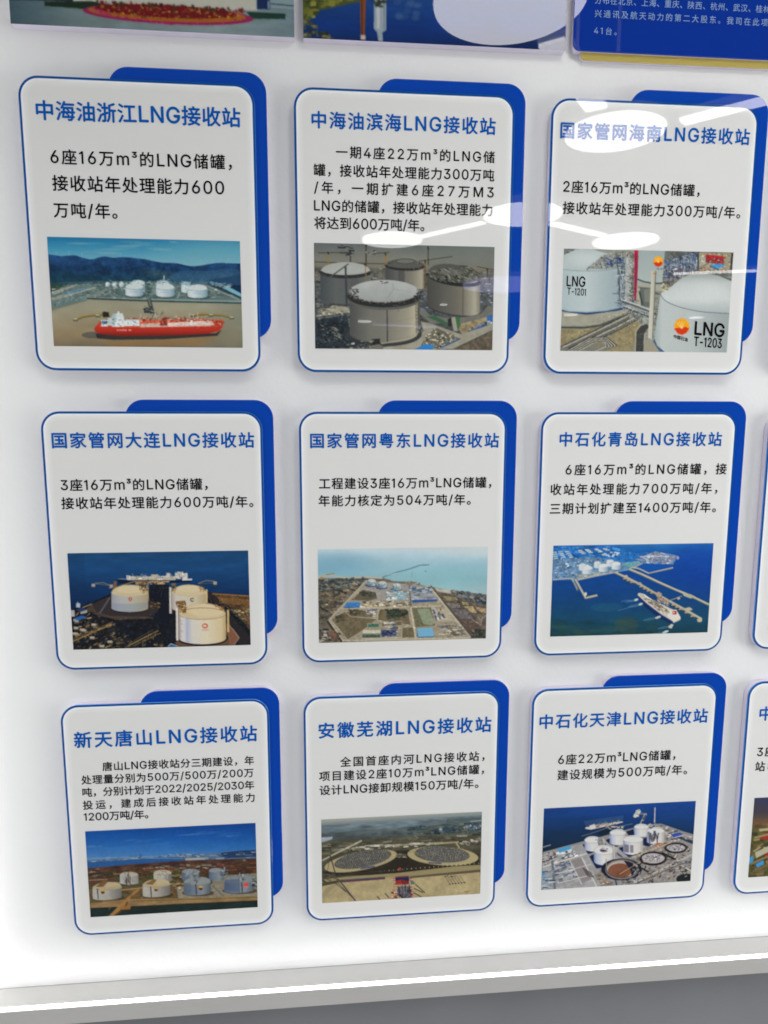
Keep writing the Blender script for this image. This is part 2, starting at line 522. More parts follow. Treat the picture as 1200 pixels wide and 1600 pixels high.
def pic_red_tanker():
    p = Paint([(20, 28), (1147, 50), (1160, 677), (58, 665)], 1)
    p.poly(p.all(), grad([(28, (30, 112, 158)), (100, (66, 144, 176)), (190, (124, 176, 190))]))
    for k in range(12): p.ell(1000, 120, 420 - k * 28, 130 - k * 8, (112, 168, 180), .06)
    for x, y, w, h in ((560, 70, 130, 14), (420, 95, 160, 12), (250, 70, 120, 9), (760, 62, 40, 7), (330, 120, 120, 10), (680, 100, 90, 10)):
        for k in range(5): p.ell(x + p.r.uniform(-w, w) * .5, y + p.r.uniform(-h, h), w * .5, h * .5, (130, 170, 178), .22)
    ridge = [(20, 132), (60, 135), (100, 143), (150, 138), (185, 136), (230, 152), (280, 163), (330, 146), (360, 142), (410, 152), (450, 146), (500, 148), (560, 155), (600, 160), (650, 172), (700, 180), (770, 180), (810, 190), (860, 200), (920, 195), (970, 184), (1030, 178), (1090, 182), (1150, 182)]
    for x, y in ((75, 118), (150, 112), (225, 122), (446, 122), (530, 135), (915, 165), (985, 160), (1077, 152)): p.line([(x, y), (x, y + 30)], (150, 175, 185), 2); p.line([(x - 7, y + 8), (x, y), (x + 6, y + 8)], (150, 175, 185), 1.2)
    ridge = p.curve(ridge, 1)
    p.poly(ridge + [(1160, 320), (30, 320)], grad([(135, (34, 72, 116)), (220, (26, 60, 98)), (300, (38, 76, 88))]))
    p.poly([(20, 180), (150, 230), (300, 180), (420, 230), (560, 200), (700, 260), (700, 310), (20, 310)], (16, 44, 72), .3)
    for k in range(8): p.ell(680, 250, 150 - k * 14, 34 - k * 3, (60, 92, 98), .09, .2)
    for k in range(8): p.ell(980, 262, 210 - k * 14, 40 - k * 4, (52, 90, 118), .09, -.05)
    p.poly([(960, 280), (1155, 245), (1155, 360), (1100, 330)], (20, 45, 75))
    p.mottle(ridge + [(1160, 320), (30, 320)], .28, 22)
    p.poly([(30, 300), (330, 285), (560, 292), (980, 290), (1156, 385), (1156, 405), (620, 395), (250, 385), (45, 460)], (95, 115, 112))
    p.poly([(30, 300), (150, 300), (40, 360)], (50, 75, 65))
    land = [(40, 310), (330, 285), (980, 292), (1150, 380), (600, 388), (250, 380), (50, 440)]
    p.mottle(land, .3, 26)
    p.clutter(land, 230, [(150, 160, 155), (110, 130, 135), (80, 105, 110), (165, 170, 160), (60, 85, 80)], 5, 26, .25, -.1, .3)
    p.clutter([(320, 278), (1000, 285), (960, 310), (330, 305)], 90, [(60, 95, 60), (120, 150, 150), (150, 165, 165), (50, 80, 75)], 5, 14, .6)
    p.poly([(110, 362), (240, 330), (262, 336), (140, 370)], (60, 125, 165)); p.poly([(110, 362), (240, 330), (240, 326), (112, 357)], (120, 155, 170))
    p.poly([(45, 350), (190, 305), (205, 308), (60, 368)], (150, 152, 140)); p.poly([(45, 385), (300, 320), (310, 326), (60, 400)], (150, 150, 138))
    p.poly([(270, 372), (380, 322), (398, 326), (300, 378)], (120, 130, 125))
    p.poly([(940, 300), (975, 296), (1155, 380), (1155, 395), (1130, 380)], (35, 60, 75)); p.line([(930, 305), (1140, 395)], (150, 155, 150), 6)
    p.clutter([(970, 290), (1105, 300), (1105, 322), (985, 315)], 40, [(170, 180, 178), (120, 140, 145)], 6, 18, .5)
    water = [(45, 460), (250, 390), (620, 398), (1156, 410), (1160, 680), (55, 670)]
    p.poly(water, grad([(390, (146, 146, 126)), (480, (152, 145, 120)), (600, (140, 124, 94)), (680, (118, 108, 88))]))
    [p.ell(1120, 560, 260 - k * 20, 190 - k * 14, (108, 118, 108), .06) for k in range(10)]
    p.mottle(water, .07, 8, .4)
    p.line([(250, 388), (620, 402), (1156, 414)], (50, 65, 62), 9); p.line([(250, 380), (620, 392), (1156, 402)], (150, 155, 145), 4); p.line([(45, 452), (250, 395)], (110, 120, 110), 12)
    W = [(0, (196, 205, 205)), (.3, (205, 215, 215)), (.75, (160, 182, 190)), (1, (120, 150, 165))]
    for q, c in (([(700, 310), (760, 232), (860, 222), (960, 228), (1060, 210), (1152, 214), (1156, 310)], (58, 100, 134)), ([(20, 310), (20, 232), (110, 222), (220, 248), (330, 262), (420, 300)], (24, 58, 76))): p.poly(p.curve(q, 2), c, .45)
    for x in (372, 412, 452): p.tank(x, 300, 13, 5, 14, W, (186, 200, 202), 3)
    p.tank(548, 298, 41, 13, 45, W, (190, 205, 205), 5); p.tank(693, 300, 40, 13, 50, W, (170, 190, 195), 6); p.tank(828, 300, 28, 10, 45, W, (140, 170, 180), 2)
    p.line([(700, 255), (700, 295)], (200, 210, 210), 6); p.clutter([(660, 272), (740, 272), (740, 296), (660, 296)], 20, [(180, 195, 195), (100, 130, 140)], 4, 12, .4)
    p.grain(land, 900, .6, 1.5, (3, 11), .4, -.1, .3); p.grain(ridge + [(1160, 300), (30, 300)], 500, .88, 1.14, (4, 14), .6, .5, .6)
    for x, y, rx in ((527, 322, 52), (708, 325, 53), (896, 330, 58)):
        p.ell(x + 6, y + 50, rx + 8, 15, (60, 78, 76), .7)
        p.tank(x, y, rx, 13, 42, W, (200, 210, 208), 12, (130, 155, 165), None); p.line([(x - 20, y - 12), (x - 15, y - 22)], (150, 165, 170), 3)
        p.line([(x - 28, y + 26), (x + 20, y + 28)], (120, 150, 190), 4, .6)
    p.poly([(598, 392), (622, 385), (645, 470), (630, 500), (618, 470)], (70, 78, 75)); p.line([(610, 390), (636, 490)], (150, 150, 135), 4)
    p.rect(583, 440, 626, 472, (52, 58, 60)); p.clutter([(580, 425), (630, 425), (630, 472), (580, 472)], 20, [(30, 35, 40), (130, 130, 120)], 5, 14, .4); p.sticks([(625, 460), (710, 470), (705, 500), (620, 500)], 26, [(200, 200, 190), (90, 90, 85)], 6, 25, 2, (0, 1.2, 1.9))
    for q in ([(190, 508), (230, 492), (290, 483), (350, 478)], [(860, 490), (910, 478), (980, 480), (1040, 484), (1100, 500)]): p.line(q, (150, 125, 50), 8); p.line([(x, y + 6) for x, y in q], (85, 78, 50), 4)
    for x, y in ((185, 512), (315, 490), (868, 488), (975, 487), (1095, 502)): p.rect(x - 14, y - 6, x + 14, y + 8, (90, 92, 75)); p.rect(x - 12, y - 9, x + 10, y - 2, (185, 180, 150))
    p.ell(290, 600, 70, 20, (50, 55, 70), .5); p.poly([(300, 590), (460, 605), (1000, 590), (1035, 570), (1010, 605), (700, 625), (400, 628), (310, 620)], (45, 38, 40), .85)
    p.poly([(330, 640), (860, 625), (1020, 610), (900, 660), (400, 672)], (160, 110, 50), .35)
    p.poly([(292, 562), (330, 515), (345, 545), (465, 555), (1040, 545), (1042, 552), (1022, 575), (960, 592), (800, 600), (460, 606), (330, 594), (300, 582)], grad([(530, (196, 64, 44)), (575, (178, 48, 36)), (605, (122, 32, 28))]))
    p.poly([(330, 515), (1035, 510), (1052, 525), (1040, 548), (470, 556), (345, 546)], (206, 84, 58))
    p.poly([(560, 534), (990, 518), (1000, 538), (970, 548), (560, 556)], (205, 178, 165)); p.poly([(720, 530), (960, 515), (975, 540), (720, 552)], (222, 200, 188))
    p.poly([(975, 515), (1052, 520), (1040, 545), (1000, 545)], (170, 60, 40)); p.sticks([(980, 512), (1045, 518), (1030, 540), (1000, 540)], 14, [(225, 200, 180), (90, 40, 30)], 6, 18, 2)
    p.clutter([(480, 500), (960, 500), (960, 520), (480, 525)], 110, [(200, 70, 45), (150, 45, 30), (225, 160, 140), (90, 40, 35)], 4, 18, .5); p.sticks([(560, 490), (960, 485), (960, 520), (560, 520)], 40, [(170, 60, 40), (215, 200, 190)], 8, 28, 2, (1.57, 0))
    p.poly([(690, 500), (705, 500), (720, 545), (672, 545)], (150, 50, 40)); p.sticks([(675, 500), (720, 500), (720, 545), (675, 545)], 16, [(90, 45, 40), (220, 150, 130)], 10, 30, 2, (1.3, 1.9, 0))
    p.rect(464, 508, 556, 548, (215, 222, 220)); p.rect(464, 508, 556, 514, (160, 175, 180)); p.rect(395, 490, 465, 552, (220, 228, 226)); p.rect(405, 474, 460, 500, (205, 215, 215)); p.rect(428, 462, 440, 480, (215, 220, 220)); p.poly([(395, 490), (405, 474), (420, 474), (412, 548), (395, 548)], (165, 185, 190))
    p.rect(333, 512, 372, 550, (210, 215, 210)); p.rect(337, 518, 368, 536, (50, 90, 125)); p.line([(340, 524), (368, 524)], (190, 200, 200), 2)
    p.poly([(340, 470), (350, 463), (378, 468), (382, 496), (345, 497)], (42, 38, 35)); p.rect(372, 500, 398, 545, (190, 200, 200)); p.clutter([(335, 500), (560, 500), (560, 552), (335, 552)], 30, [(120, 140, 145), (235, 238, 235), (70, 80, 90)], 4, 12, .4)
    for i, x in enumerate((424, 434, 444, 454, 464, 474, 482, 492, 500)):
        if i != 6: p.rect(x, 567, x + 7, 576, (225, 190, 180), .8)
    p.grain([(300, 500), (1045, 505), (1040, 560), (310, 560)], 260, .6, 1.3, (3, 12), .4)
    p.rect(852, 512, 866, 540, (235, 225, 215))
    p.line([(562, 475), (562, 500)], (190, 190, 180), 3); p.line([(848, 470), (848, 505)], (190, 190, 180), 3); p.line([(896, 465), (896, 520)], (205, 195, 180), 3)
    return p.result()


def pic_building_tanks():
    p = Paint([(33, 40), (1163, 65), (1147, 710), (40, 700)], 2)
    p.poly(p.all(), grad([(40, (96, 104, 104)), (140, (122, 122, 112)), (230, (118, 112, 98))]))
    p.poly([(700, 40), (1170, 60), (1170, 200), (760, 190)], (110, 118, 112), .5)
    p.mottle(p.all(), .05, 6)
    p.poly([(33, 190), (500, 200), (1163, 215), (1147, 710), (40, 700)], grad([(190, (100, 98, 88)), (400, (78, 82, 82)), (700, (84, 86, 84))]))
    p.mottle([(33, 190), (1163, 215), (1147, 710), (40, 700)], .3, 24)
    p.clutter([(33, 190), (1163, 215), (1147, 300), (40, 290)], 160, [(60, 62, 58), (120, 116, 100), (85, 90, 95), (140, 135, 120)], 6, 36, .25)
    p.clutter([(720, 300), (1150, 300), (1150, 470), (700, 470)], 120, [(90, 110, 145), (140, 150, 170), (60, 70, 80), (170, 175, 180)], 5, 22, .4)
    p.clutter([(40, 250), (250, 280), (250, 480), (40, 500)], 120, [(50, 56, 60), (110, 112, 106), (75, 85, 95), (150, 146, 130)], 6, 30, .3)
    p.poly([(40, 520), (240, 490), (260, 600), (380, 690), (40, 700)], (44, 52, 58)); p.mottle([(40, 500), (260, 490), (380, 700), (40, 700)], .35, 20)
    p.clutter([(70, 550), (200, 540), (220, 640), (80, 660)], 70, [(90, 96, 92), (36, 42, 44), (120, 120, 110)], 6, 28, .3, .4)
    p.poly([(45, 500), (150, 430), (250, 440), (260, 470), (120, 492)], (150, 148, 128)); p.clutter([(45, 430), (250, 430), (250, 495), (45, 500)], 40, [(95, 98, 92), (165, 160, 140)], 6, 26, .4)
    for q in ([(60, 105), (230, 100)], [(210, 62), (265, 70)], [(195, 105), (285, 110)], [(35, 160), (250, 168), (480, 172)], [(690, 155), (900, 126)], [(380, 108), (505, 102)], [(1010, 195), (1075, 240)], [(1050, 188), (1160, 210)]): p.line(q, (70, 68, 55), 5)
    for x, a, b, c in ((124, 98, 185, (150, 120, 40)), (360, 50, 190, (60, 60, 50)), (481, 105, 170, (150, 115, 40)), (747, 65, 180, (70, 66, 55)), (262, 95, 160, (60, 60, 60)), (1115, 200, 260, (60, 60, 60)), (728, 150, 330, (110, 85, 50)), (352, 170, 250, (140, 100, 50))): p.line([(x, a), (x, b)], c, 7); p.line([(x - 3, a), (x + 3, a + 15)], (40, 40, 38), 8)
    p.clutter([(200, 55), (290, 55), (290, 140), (200, 140)], 30, [(45, 48, 48), (100, 105, 105)], 6, 40, .2); p.clutter([(350, 90), (420, 90), (420, 115), (350, 115)], 12, [(50, 52, 52), (160, 160, 150)], 6, 20, .4)
    p.clutter([(780, 170), (990, 180), (990, 215), (780, 210)], 40, [(55, 55, 50), (130, 110, 60), (90, 95, 95)], 8, 50, .15)
    Wl = [(0, (70, 74, 74)), (.35, (98, 99, 94)), (.7, (128, 125, 112)), (.95, (165, 160, 140)), (1, (120, 116, 104))]

    def rough(cx, cy, rx, ry, n, pal, a0=0, a1=360, hi=16):
        for i in range(n):
            t = math.radians(p.r.uniform(a0, a1)); k = p.r.uniform(.94, 1.05)
            p.clutter([(cx + rx * k * math.cos(t) - 4, cy + ry * k * math.sin(t) - 4), (cx + rx * k * math.cos(t) + 4, cy + ry * k * math.sin(t) - 4), (cx + rx * k * math.cos(t), cy + ry * k * math.sin(t) + 6)], 1, pal, 5, hi, .5, 1.2, .8)
    for q in ([(33, 200), (1163, 215), (1147, 340), (700, 520), (250, 480), (40, 490)], [(40, 480), (260, 470), (380, 700), (40, 700)], [(700, 480), (1150, 480), (1147, 710), (460, 705)]): p.grain(q, 1100, .55, 1.5, (3, 13), .4, .1, .9)
    p.tank(600, 182, 120, 26, 130, Wl, (88, 88, 84), 14, (45, 45, 44), None, 4, 14); rough(600, 184, 120, 26, 80, [(40, 40, 40), (70, 68, 62), (110, 108, 100)], 0, 360, 9); p.ell(605, 158, 62, 16, (110, 110, 104)); p.ring(605, 156, 60, 15, (60, 60, 58), 4)
    p.poly([(560, 210), (600, 212), (600, 290), (560, 290)], (70, 70, 68), .6)
    p.tank(232, 218, 158, 34, 170, [(0, (70, 75, 78)), (.3, (92, 96, 95)), (.7, (88, 92, 90)), (1, (110, 112, 104))], (165, 168, 162), 22, (48, 50, 50), None, 0, 20); rough(232, 222, 157, 36, 80, [(40, 42, 42), (80, 80, 76)], -15, 195, 9)
    p.poly([(95, 225), (245, 175), (360, 215), (240, 242)], (172, 176, 170), .6); p.line([(125, 262), (250, 172)], (80, 84, 84), 8); p.line([(232, 190), (238, 430)], (60, 66, 70), 12); p.line([(355, 180), (358, 280)], (140, 110, 60), 5)
    p.tank(905, 255, 165, 42, 190, [(0, (72, 72, 68)), (.4, (96, 95, 88)), (.68, (118, 114, 102)), (.9, (168, 164, 146)), (1, (125, 120, 108))], (82, 84, 78), 38, (40, 42, 42), (( 55, 58, 60), 10), 25, 22)
    for _ in range(330):
        t = p.r.uniform(0, 6.28); k = math.sqrt(p.r.random()); x = 905 + 160 * k * math.cos(t); y = 243 + 42 * k * math.sin(t)
        p.line([(x - 9, y - 6), (x + 9, y + 5)], p.r.choice([(36, 38, 34), (50, 52, 46), (130, 130, 116), (160, 160, 145), (60, 66, 56)]), 3)
    p.ell(900, 225, 75, 16, (118, 118, 110), .55); p.line([(965, 320), (962, 490)], (75, 75, 70), 4)
    p.poly([(700, 440), (760, 490), (900, 515), (1080, 480), (1120, 430), (1150, 440), (1150, 490), (960, 545), (760, 540), (690, 480)], (120, 120, 110), .75)
    p.poly([(735, 500), (790, 495), (880, 545), (870, 560)], (60, 96, 72)); p.poly([(905, 505), (945, 500), (940, 570), (915, 575)], (62, 105, 60)); p.poly([(890, 505), (915, 500), (930, 590), (905, 590)], (150, 150, 138)); p.poly([(868, 515), (890, 505), (895, 560), (870, 560)], (45, 46, 44))
    p.poly([(950, 545), (1150, 490), (1150, 560), (960, 610), (935, 580)], (140, 128, 100)); p.mottle([(950, 545), (1150, 490), (1150, 560), (960, 610)], .3, 30)
    p.line([(985, 610), (1150, 525)], (60, 95, 150), 16); p.clutter([(980, 590), (1150, 505), (1150, 540), (990, 622)], 30, [(200, 205, 205), (60, 110, 175), (50, 55, 60)], 5, 22, .5, -.45)
    p.poly([(1110, 495), (1150, 488), (1150, 520), (1115, 530)], (55, 105, 165))
    road = [(700, 530), (770, 545), (950, 610), (1150, 545), (1150, 580), (900, 700), (460, 705), (470, 690), (640, 660), (720, 590)]
    p.poly(road, (150, 147, 130)); p.mottle(road, .1, 14)
    p.poly([(900, 705), (1147, 590), (1147, 710)], (96, 88, 74)); p.mottle([(900, 705), (1147, 590), (1147, 710)], .3, 40)
    p.poly([(740, 610), (800, 570), (950, 640), (820, 700), (700, 680)], (96, 96, 86)); p.clutter([(740, 605), (800, 572), (945, 635), (820, 695), (710, 680)], 130, [(185, 176, 145), (60, 58, 50), (130, 120, 95), (215, 208, 185)], 5, 24, .35, .3, 1.2)
    p.poly([(655, 705), (730, 668), (790, 680), (765, 706)], (50, 125, 190)); p.line([(820, 695), (945, 635)], (60, 95, 140), 9)
    fx, fy, fr, fry = 472, 345, 222, 66
    p.ell(470, 610, 236, 75, (56, 60, 62)); p.poly([(245, 500), (262, 650), (420, 690), (470, 690), (250, 560)], (48, 54, 60))
    p.tank(fx - 2, fy + 40, 212, 64, 215, [(0, (78, 80, 78)), (.3, (112, 112, 104)), (.55, (122, 120, 110)), (.85, (152, 148, 130)), (.97, (178, 172, 148)), (1, (130, 126, 112))], (60, 60, 60), 0, None, ((70, 70, 66), 8), 0)
    for y in (470, 530, 585): p.ring(fx - 2, y - 0, 212, 62, (108, 106, 98), 2, .5, 10, 170)
    t = np.radians(np.linspace(0, 180, 30))
    p.line([(fx + 216 * math.cos(q), 385 + 64 * math.sin(q)) for q in t], (92, 92, 88), 20); p.line([(fx + 222 * math.cos(q), 365 + 64 * math.sin(q)) for q in t], (44, 46, 46), 26); p.line([(fx + 222 * math.cos(q), 348 + 64 * math.sin(q)) for q in t], (80, 80, 76), 5)
    p.ell(fx, fy, fr, fry, (150, 154, 150)); p.poly([(fx + 215 * math.cos(q), fy + 3 - 76 * math.sin(q)) for q in np.radians(np.linspace(0, 180, 30))] + [(fx + 210 * math.cos(q), fy + 58 * math.sin(q)) for q in np.radians(np.linspace(180, 0, 30))], grad([(270, (178, 180, 176)), (410, (152, 158, 156))]))
    p.mottle([(260, 270), (690, 270), (690, 410), (260, 410)], .05, 8)
    rough(fx, fy + 2, 217, 66, 170, [(38, 40, 40), (60, 60, 58), (110, 108, 100), (150, 148, 140)], -20, 200, 9); rough(fx, fy + 10, 218, 66, 150, [(34, 36, 36), (70, 70, 66)], 0, 180, 11)
    p.clutter([(270, 330), (310, 330), (310, 380), (275, 370)], 30, [(40, 42, 42), (90, 90, 86)], 6, 16, .5); p.clutter([(440, 280), (500, 280), (500, 295), (440, 295)], 14, [(70, 72, 70)], 4, 12, .5); p.line([(525, 290), (530, 330), (490, 385)], (130, 134, 130), 3); p.line([(530, 330), (640, 345)], (135, 138, 132), 2)
    p.line([(490, 460), (492, 665)], (58, 60, 58), 7); p.line([(525, 430), (560, 430), (560, 470)], (90, 90, 84), 4)
    for x in (668, 690): p.line([(x, 390), (x + 4, 600)], (96, 92, 82), 4)
    for y in range(400, 600, 22): p.line([(666, y), (694, y + 8)], (86, 82, 74), 2.5)
    p.poly([(393, 640), (445, 636), (447, 672), (400, 680)], (40, 42, 42)); p.poly([(440, 670), (470, 690), (460, 702), (385, 700), (390, 680)], (110, 108, 98)); p.line([(452, 668), (640, 635), (690, 590)], (165, 160, 140), 6); p.clutter([(180, 680), (400, 640), (400, 700), (180, 700)], 40, [(130, 126, 112), (60, 62, 60), (170, 165, 150)], 5, 22, .4)
    p.clutter([(690, 560), (720, 560), (720, 600), (690, 600)], 14, [(40, 40, 40), (150, 145, 130)], 5, 12, .6)
    return p.result()


def pic_white_tanks():
    p = Paint([(48, 45), (1178, 73), (1132, 741), (22, 727)], 3)
    p.poly(p.all(), (138, 142, 132)); p.mottle(p.all(), .12, 20)
    p.poly([(530, 50), (740, 55), (740, 280), (530, 280)], grad([(50, (150, 164, 164)), (280, (168, 178, 174))]))
    p.line([(530, 248), (580, 268), (640, 278), (720, 278)], (56, 78, 86), 9); p.poly([(530, 262), (620, 285), (720, 290), (720, 330), (530, 330)], (160, 160, 146))
    p.poly([(535, 300), (650, 310), (640, 440), (560, 430)], (96, 102, 100)); p.poly([(580, 320), (640, 310), (640, 405), (585, 400)], (120, 124, 112)); p.poly([(535, 300), (552, 310), (560, 430), (535, 420)], (165, 160, 142)); p.line([(550, 330), (570, 420)], (60, 66, 66), 12)
    p.poly([(720, 60), (1178, 73), (1160, 260), (700, 310)], (104, 108, 104)); p.mottle([(720, 60), (1178, 73), (1160, 260), (700, 310)], .3, 30)
    p.poly([(940, 75), (1178, 80), (1165, 200), (940, 200)], (150, 142, 118)); p.poly([(940, 100), (1000, 90), (1000, 150), (940, 170)], (160, 158, 140))
    st = [(725, 130), (930, 70), (935, 190), (800, 250), (722, 250)]
    p.poly(st, (98, 112, 128)); p.sticks(st, 190, [(56, 74, 104), (150, 160, 168), (180, 184, 182), (46, 52, 60), (84, 104, 140)], 14, 60, 3.5, (0, 1.57, 1.57, .6, -.5))
    p.sticks([(730, 195), (990, 150), (960, 215), (760, 280)], 90, [(120, 66, 52), (90, 80, 70), (160, 150, 130), (60, 64, 68)], 10, 36, 3, (0, -.4, 1.4)); p.sticks([(700, 250), (860, 230), (800, 300), (700, 300)], 70, [(190, 186, 170), (70, 74, 76), (120, 110, 90)], 8, 30, 3)
    p.poly([(990, 88), (1115, 100), (1115, 118), (990, 108)], (178, 40, 48)); p.poly([(990, 100), (1110, 112), (1110, 150), (990, 140)], (150, 50, 50)); p.clutter([(995, 112), (1110, 120), (1105, 160), (995, 150)], 40, [(190, 180, 160), (110, 46, 44), (70, 70, 70), (200, 60, 60)], 6, 16, .6)
    p.poly([(1020, 160), (1075, 146), (1125, 156), (1075, 182)], (72, 142, 192)); p.poly([(1020, 160), (1075, 182), (1075, 190), (1020, 168)], (40, 90, 140)); p.line([(940, 70), (940, 190)], (70, 72, 72), 12); p.line([(1168, 80), (1158, 190)], (60, 58, 60), 14)
    p.line([(950, 208), (1165, 245)], (150, 150, 140), 6); p.line([(1050, 215), (1165, 255)], (80, 82, 80), 5)
    p.clutter([(940, 180), (1160, 180), (1160, 215), (940, 205)], 30, [(120, 116, 104), (80, 80, 78), (190, 70, 60)], 5, 18, .5)
    # left tank
    p.poly([(45, 170), (400, 160), (470, 150), (470, 440), (200, 480), (22, 455)], grad([(22, (166, 182, 184)), (200, (182, 194, 194)), (400, (150, 166, 170)), (470, (120, 136, 142))], 0))
    p.poly([(40, 185), (48, 90), (80, 65), (160, 48), (240, 52), (300, 70), (400, 100), (430, 175), (300, 195), (150, 192)], (176, 188, 187)); p.poly([(48, 45), (130, 48), (48, 90)], (110, 116, 112)); p.clutter([(48, 48), (140, 48), (60, 84)], 16, [(70, 74, 72), (150, 150, 140)], 5, 20, .3, -.4)
    p.line(p.curve([(42, 184), (140, 196), (300, 195), (400, 178)]), (112, 130, 136), 3)
    for k in range(10): p.ell(190, 118, 130 - k * 10, 62 - k * 5, (200, 208, 206), .08)
    p.poly([(200, 180), (310, 90), (440, 70), (480, 90), (470, 170), (300, 185)], (128, 132, 128), .8)
    p.sticks([(200, 178), (320, 90), (470, 65), (520, 90), (440, 170)], 150, [(70, 80, 96), (172, 168, 150), (120, 112, 90), (50, 60, 80), (190, 190, 180)], 8, 34, 3, (0, 1.57, -.6, .6)); p.sticks([(320, 110), (450, 100), (450, 160), (330, 165)], 60, [(34, 56, 100), (50, 74, 120), (120, 130, 150)], 10, 40, 4, (0, 1.57))
    p.poly([(402, 165), (465, 120), (520, 120), (530, 410), (440, 450), (410, 440)], (132, 142, 144)); p.sticks([(405, 170), (460, 140), (460, 440), (410, 440)], 90, [(60, 76, 90), (178, 184, 184), (96, 112, 124)], 20, 90, 4, (1.57, 1.57, 0)); p.poly([(455, 100), (500, 100), (500, 390), (455, 390)], (160, 166, 162)); p.sticks([(490, 70), (530, 90), (530, 395), (485, 395)], 100, [(90, 84, 72), (175, 170, 155), (110, 60, 60), (60, 64, 66)], 10, 50, 3, (1.57, 0, .7))
    p.poly([(517, 58), (543, 58), (540, 160), (528, 390), (516, 385)], (150, 34, 62)); p.poly([(517, 58), (543, 58), (542, 75), (517, 75)], (190, 30, 50))
    p.line([(25, 455), (80, 470), (200, 478), (330, 468), (440, 445)], (36, 60, 92), 13); p.line([(25, 448), (80, 463), (200, 470), (330, 460), (440, 436)], (120, 144, 170), 6)
    gr = [(22, 462), (200, 486), (440, 455), (500, 460), (300, 555), (180, 572), (22, 570)]
    p.poly(gr, (156, 154, 138)); p.mottle(gr, .06, 16); p.line([(25, 570), (180, 572), (290, 558), (480, 480)], (72, 76, 72), 12); p.line([(25, 562), (180, 564), (285, 550), (480, 470)], (120, 120, 108), 5)
    g2 = [(22, 580), (180, 582), (300, 565), (500, 490), (560, 540), (500, 741), (22, 727)]
    p.poly(g2, (140, 130, 98)); p.mottle(g2, .14, 26); p.mottle([(30, 600), (120, 590), (90, 700), (30, 700)], .6, 14, 1, (150, 96, 66))
    p.poly([(22, 690), (320, 560), (480, 470), (560, 500), (330, 640), (410, 690), (280, 735), (22, 727)], (120, 120, 110))
    for k in range(7):
        o = k * 15
        p.line([(22 + o * 1.2, 700 + o * .2), (330 + o, 552 + o * .35), (500 + o * .5, 470 + o * .5)], [(52, 54, 52), (186, 182, 166), (80, 80, 76)][k % 3], 5)
    for k in range(8):
        o = k * 12
        p.line([(60 + o, 727), (210 + o * .55, 640 + o * .3), (300 - o * .1 + 30, 634 + o * .4), (400 - o * .85, 690 + o * .1), (280 - o * .4, 733)], [(56, 58, 56), (192, 188, 172)][k % 2], 5)
    p.poly([(240, 670), (290, 660), (330, 690), (270, 712)], (128, 122, 104))
    p.poly([(525, 735), (530, 600), (560, 560), (600, 548), (615, 565), (580, 610), (575, 737)], (62, 64, 62)); p.line([(522, 735), (526, 590), (560, 552)], (170, 168, 150), 6); p.line([(582, 735), (585, 620), (605, 590)], (170, 168, 150), 6); p.sticks([(535, 600), (575, 600), (572, 730), (535, 730)], 20, [(90, 92, 88)], 8, 26, 2, (0,))
    for k in range(6): p.line([(430 + k * 3, 385 + k * 13), (520, 415 + k * 13), (660, 470 + k * 12)], [(190, 194, 190), (62, 70, 80), (150, 156, 158)][k % 3], 7)
    p.sticks([(460, 440), (610, 480), (600, 545), (480, 520)], 90, [(60, 68, 76), (180, 180, 168), (110, 112, 108)], 8, 40, 3, (.35, -.5, 1.57))
    p.sticks([(640, 330), (690, 320), (690, 640), (640, 640)], 110, [(60, 64, 66), (150, 146, 130), (100, 104, 104)], 8, 34, 3, (1.57, 0, .6))
    p.poly([(575, 660), (650, 640), (670, 740), (580, 740)], (150, 146, 128)); p.poly([(630, 195), (662, 195), (640, 655), (606, 640)], grad([(606, (196, 196, 180)), (640, (186, 184, 166)), (662, (140, 140, 128))], 0)); p.line([(660, 200), (636, 650)], (90, 92, 88), 5)
    p.line([(560, 620), (605, 595)], (80, 80, 78), 4)
    p.emblem(676, 133, 33); p.sticks([(650, 178), (705, 182), (705, 188), (650, 185)], 14, [(50, 60, 70)], 4, 8, 2); p.rect(642, 207, 655, 218, (190, 130, 40)); p.line([(665, 210), (700, 245), (720, 250)], (170, 165, 145), 4)
    # right tank
    p.grain([(720, 70), (1178, 75), (1165, 230), (800, 290), (700, 330)], 700, .55, 1.45, (3, 14), .4, .3, 1.2); p.grain([(200, 185), (310, 80), (530, 80), (525, 400), (440, 440), (400, 170)], 600, .55, 1.4, (3, 14), .35, 1.5, .5); p.grain([(430, 390), (610, 450), (600, 545), (440, 600), (30, 720), (30, 690)], 500, .6, 1.4, (3, 14), .35, -.4, .8); p.grain([(30, 590), (560, 520), (500, 735), (30, 725)], 400, .8, 1.2, (3, 12), .6)
    rimc = p.curve([(690, 345), (700, 375), (740, 408), (830, 442), (960, 470), (1152, 480)])
    wall = rimc + [(1132, 741), (720, 741), (660, 690), (648, 640)]
    p.poly(wall, grad([(640, (150, 164, 164)), (700, (182, 190, 188)), (900, (176, 184, 182)), (1140, (150, 160, 160))], 0))
    p.poly([(648, 640), (660, 690), (725, 741), (690, 741), (640, 665)], (70, 104, 140)); p.line([(646, 650), (665, 695), (720, 741)], (46, 70, 96), 6)
    top = p.curve([(690, 345), (740, 318), (800, 268), (850, 232), (930, 212), (1020, 216), (1100, 238), (1165, 268)])
    p.poly(top + rimc[::-1], grad([(215, (150, 158, 156)), (280, (184, 191, 189)), (380, (196, 202, 200)), (480, (166, 176, 176))]))
    for k in range(14): p.ell(960 + k * 6, 335, 190 - k * 12, 95 - k * 6, (206, 211, 209), .06)
    p.line(rimc, (90, 104, 108), 4); p.clutter([(695, 280), (760, 290), (745, 325), (700, 330)], 40, [(200, 180, 130), (120, 110, 80), (220, 215, 200), (80, 80, 76)], 4, 14, .6)
    p.emblem(832, 565, 52, .2)
    return p.result()


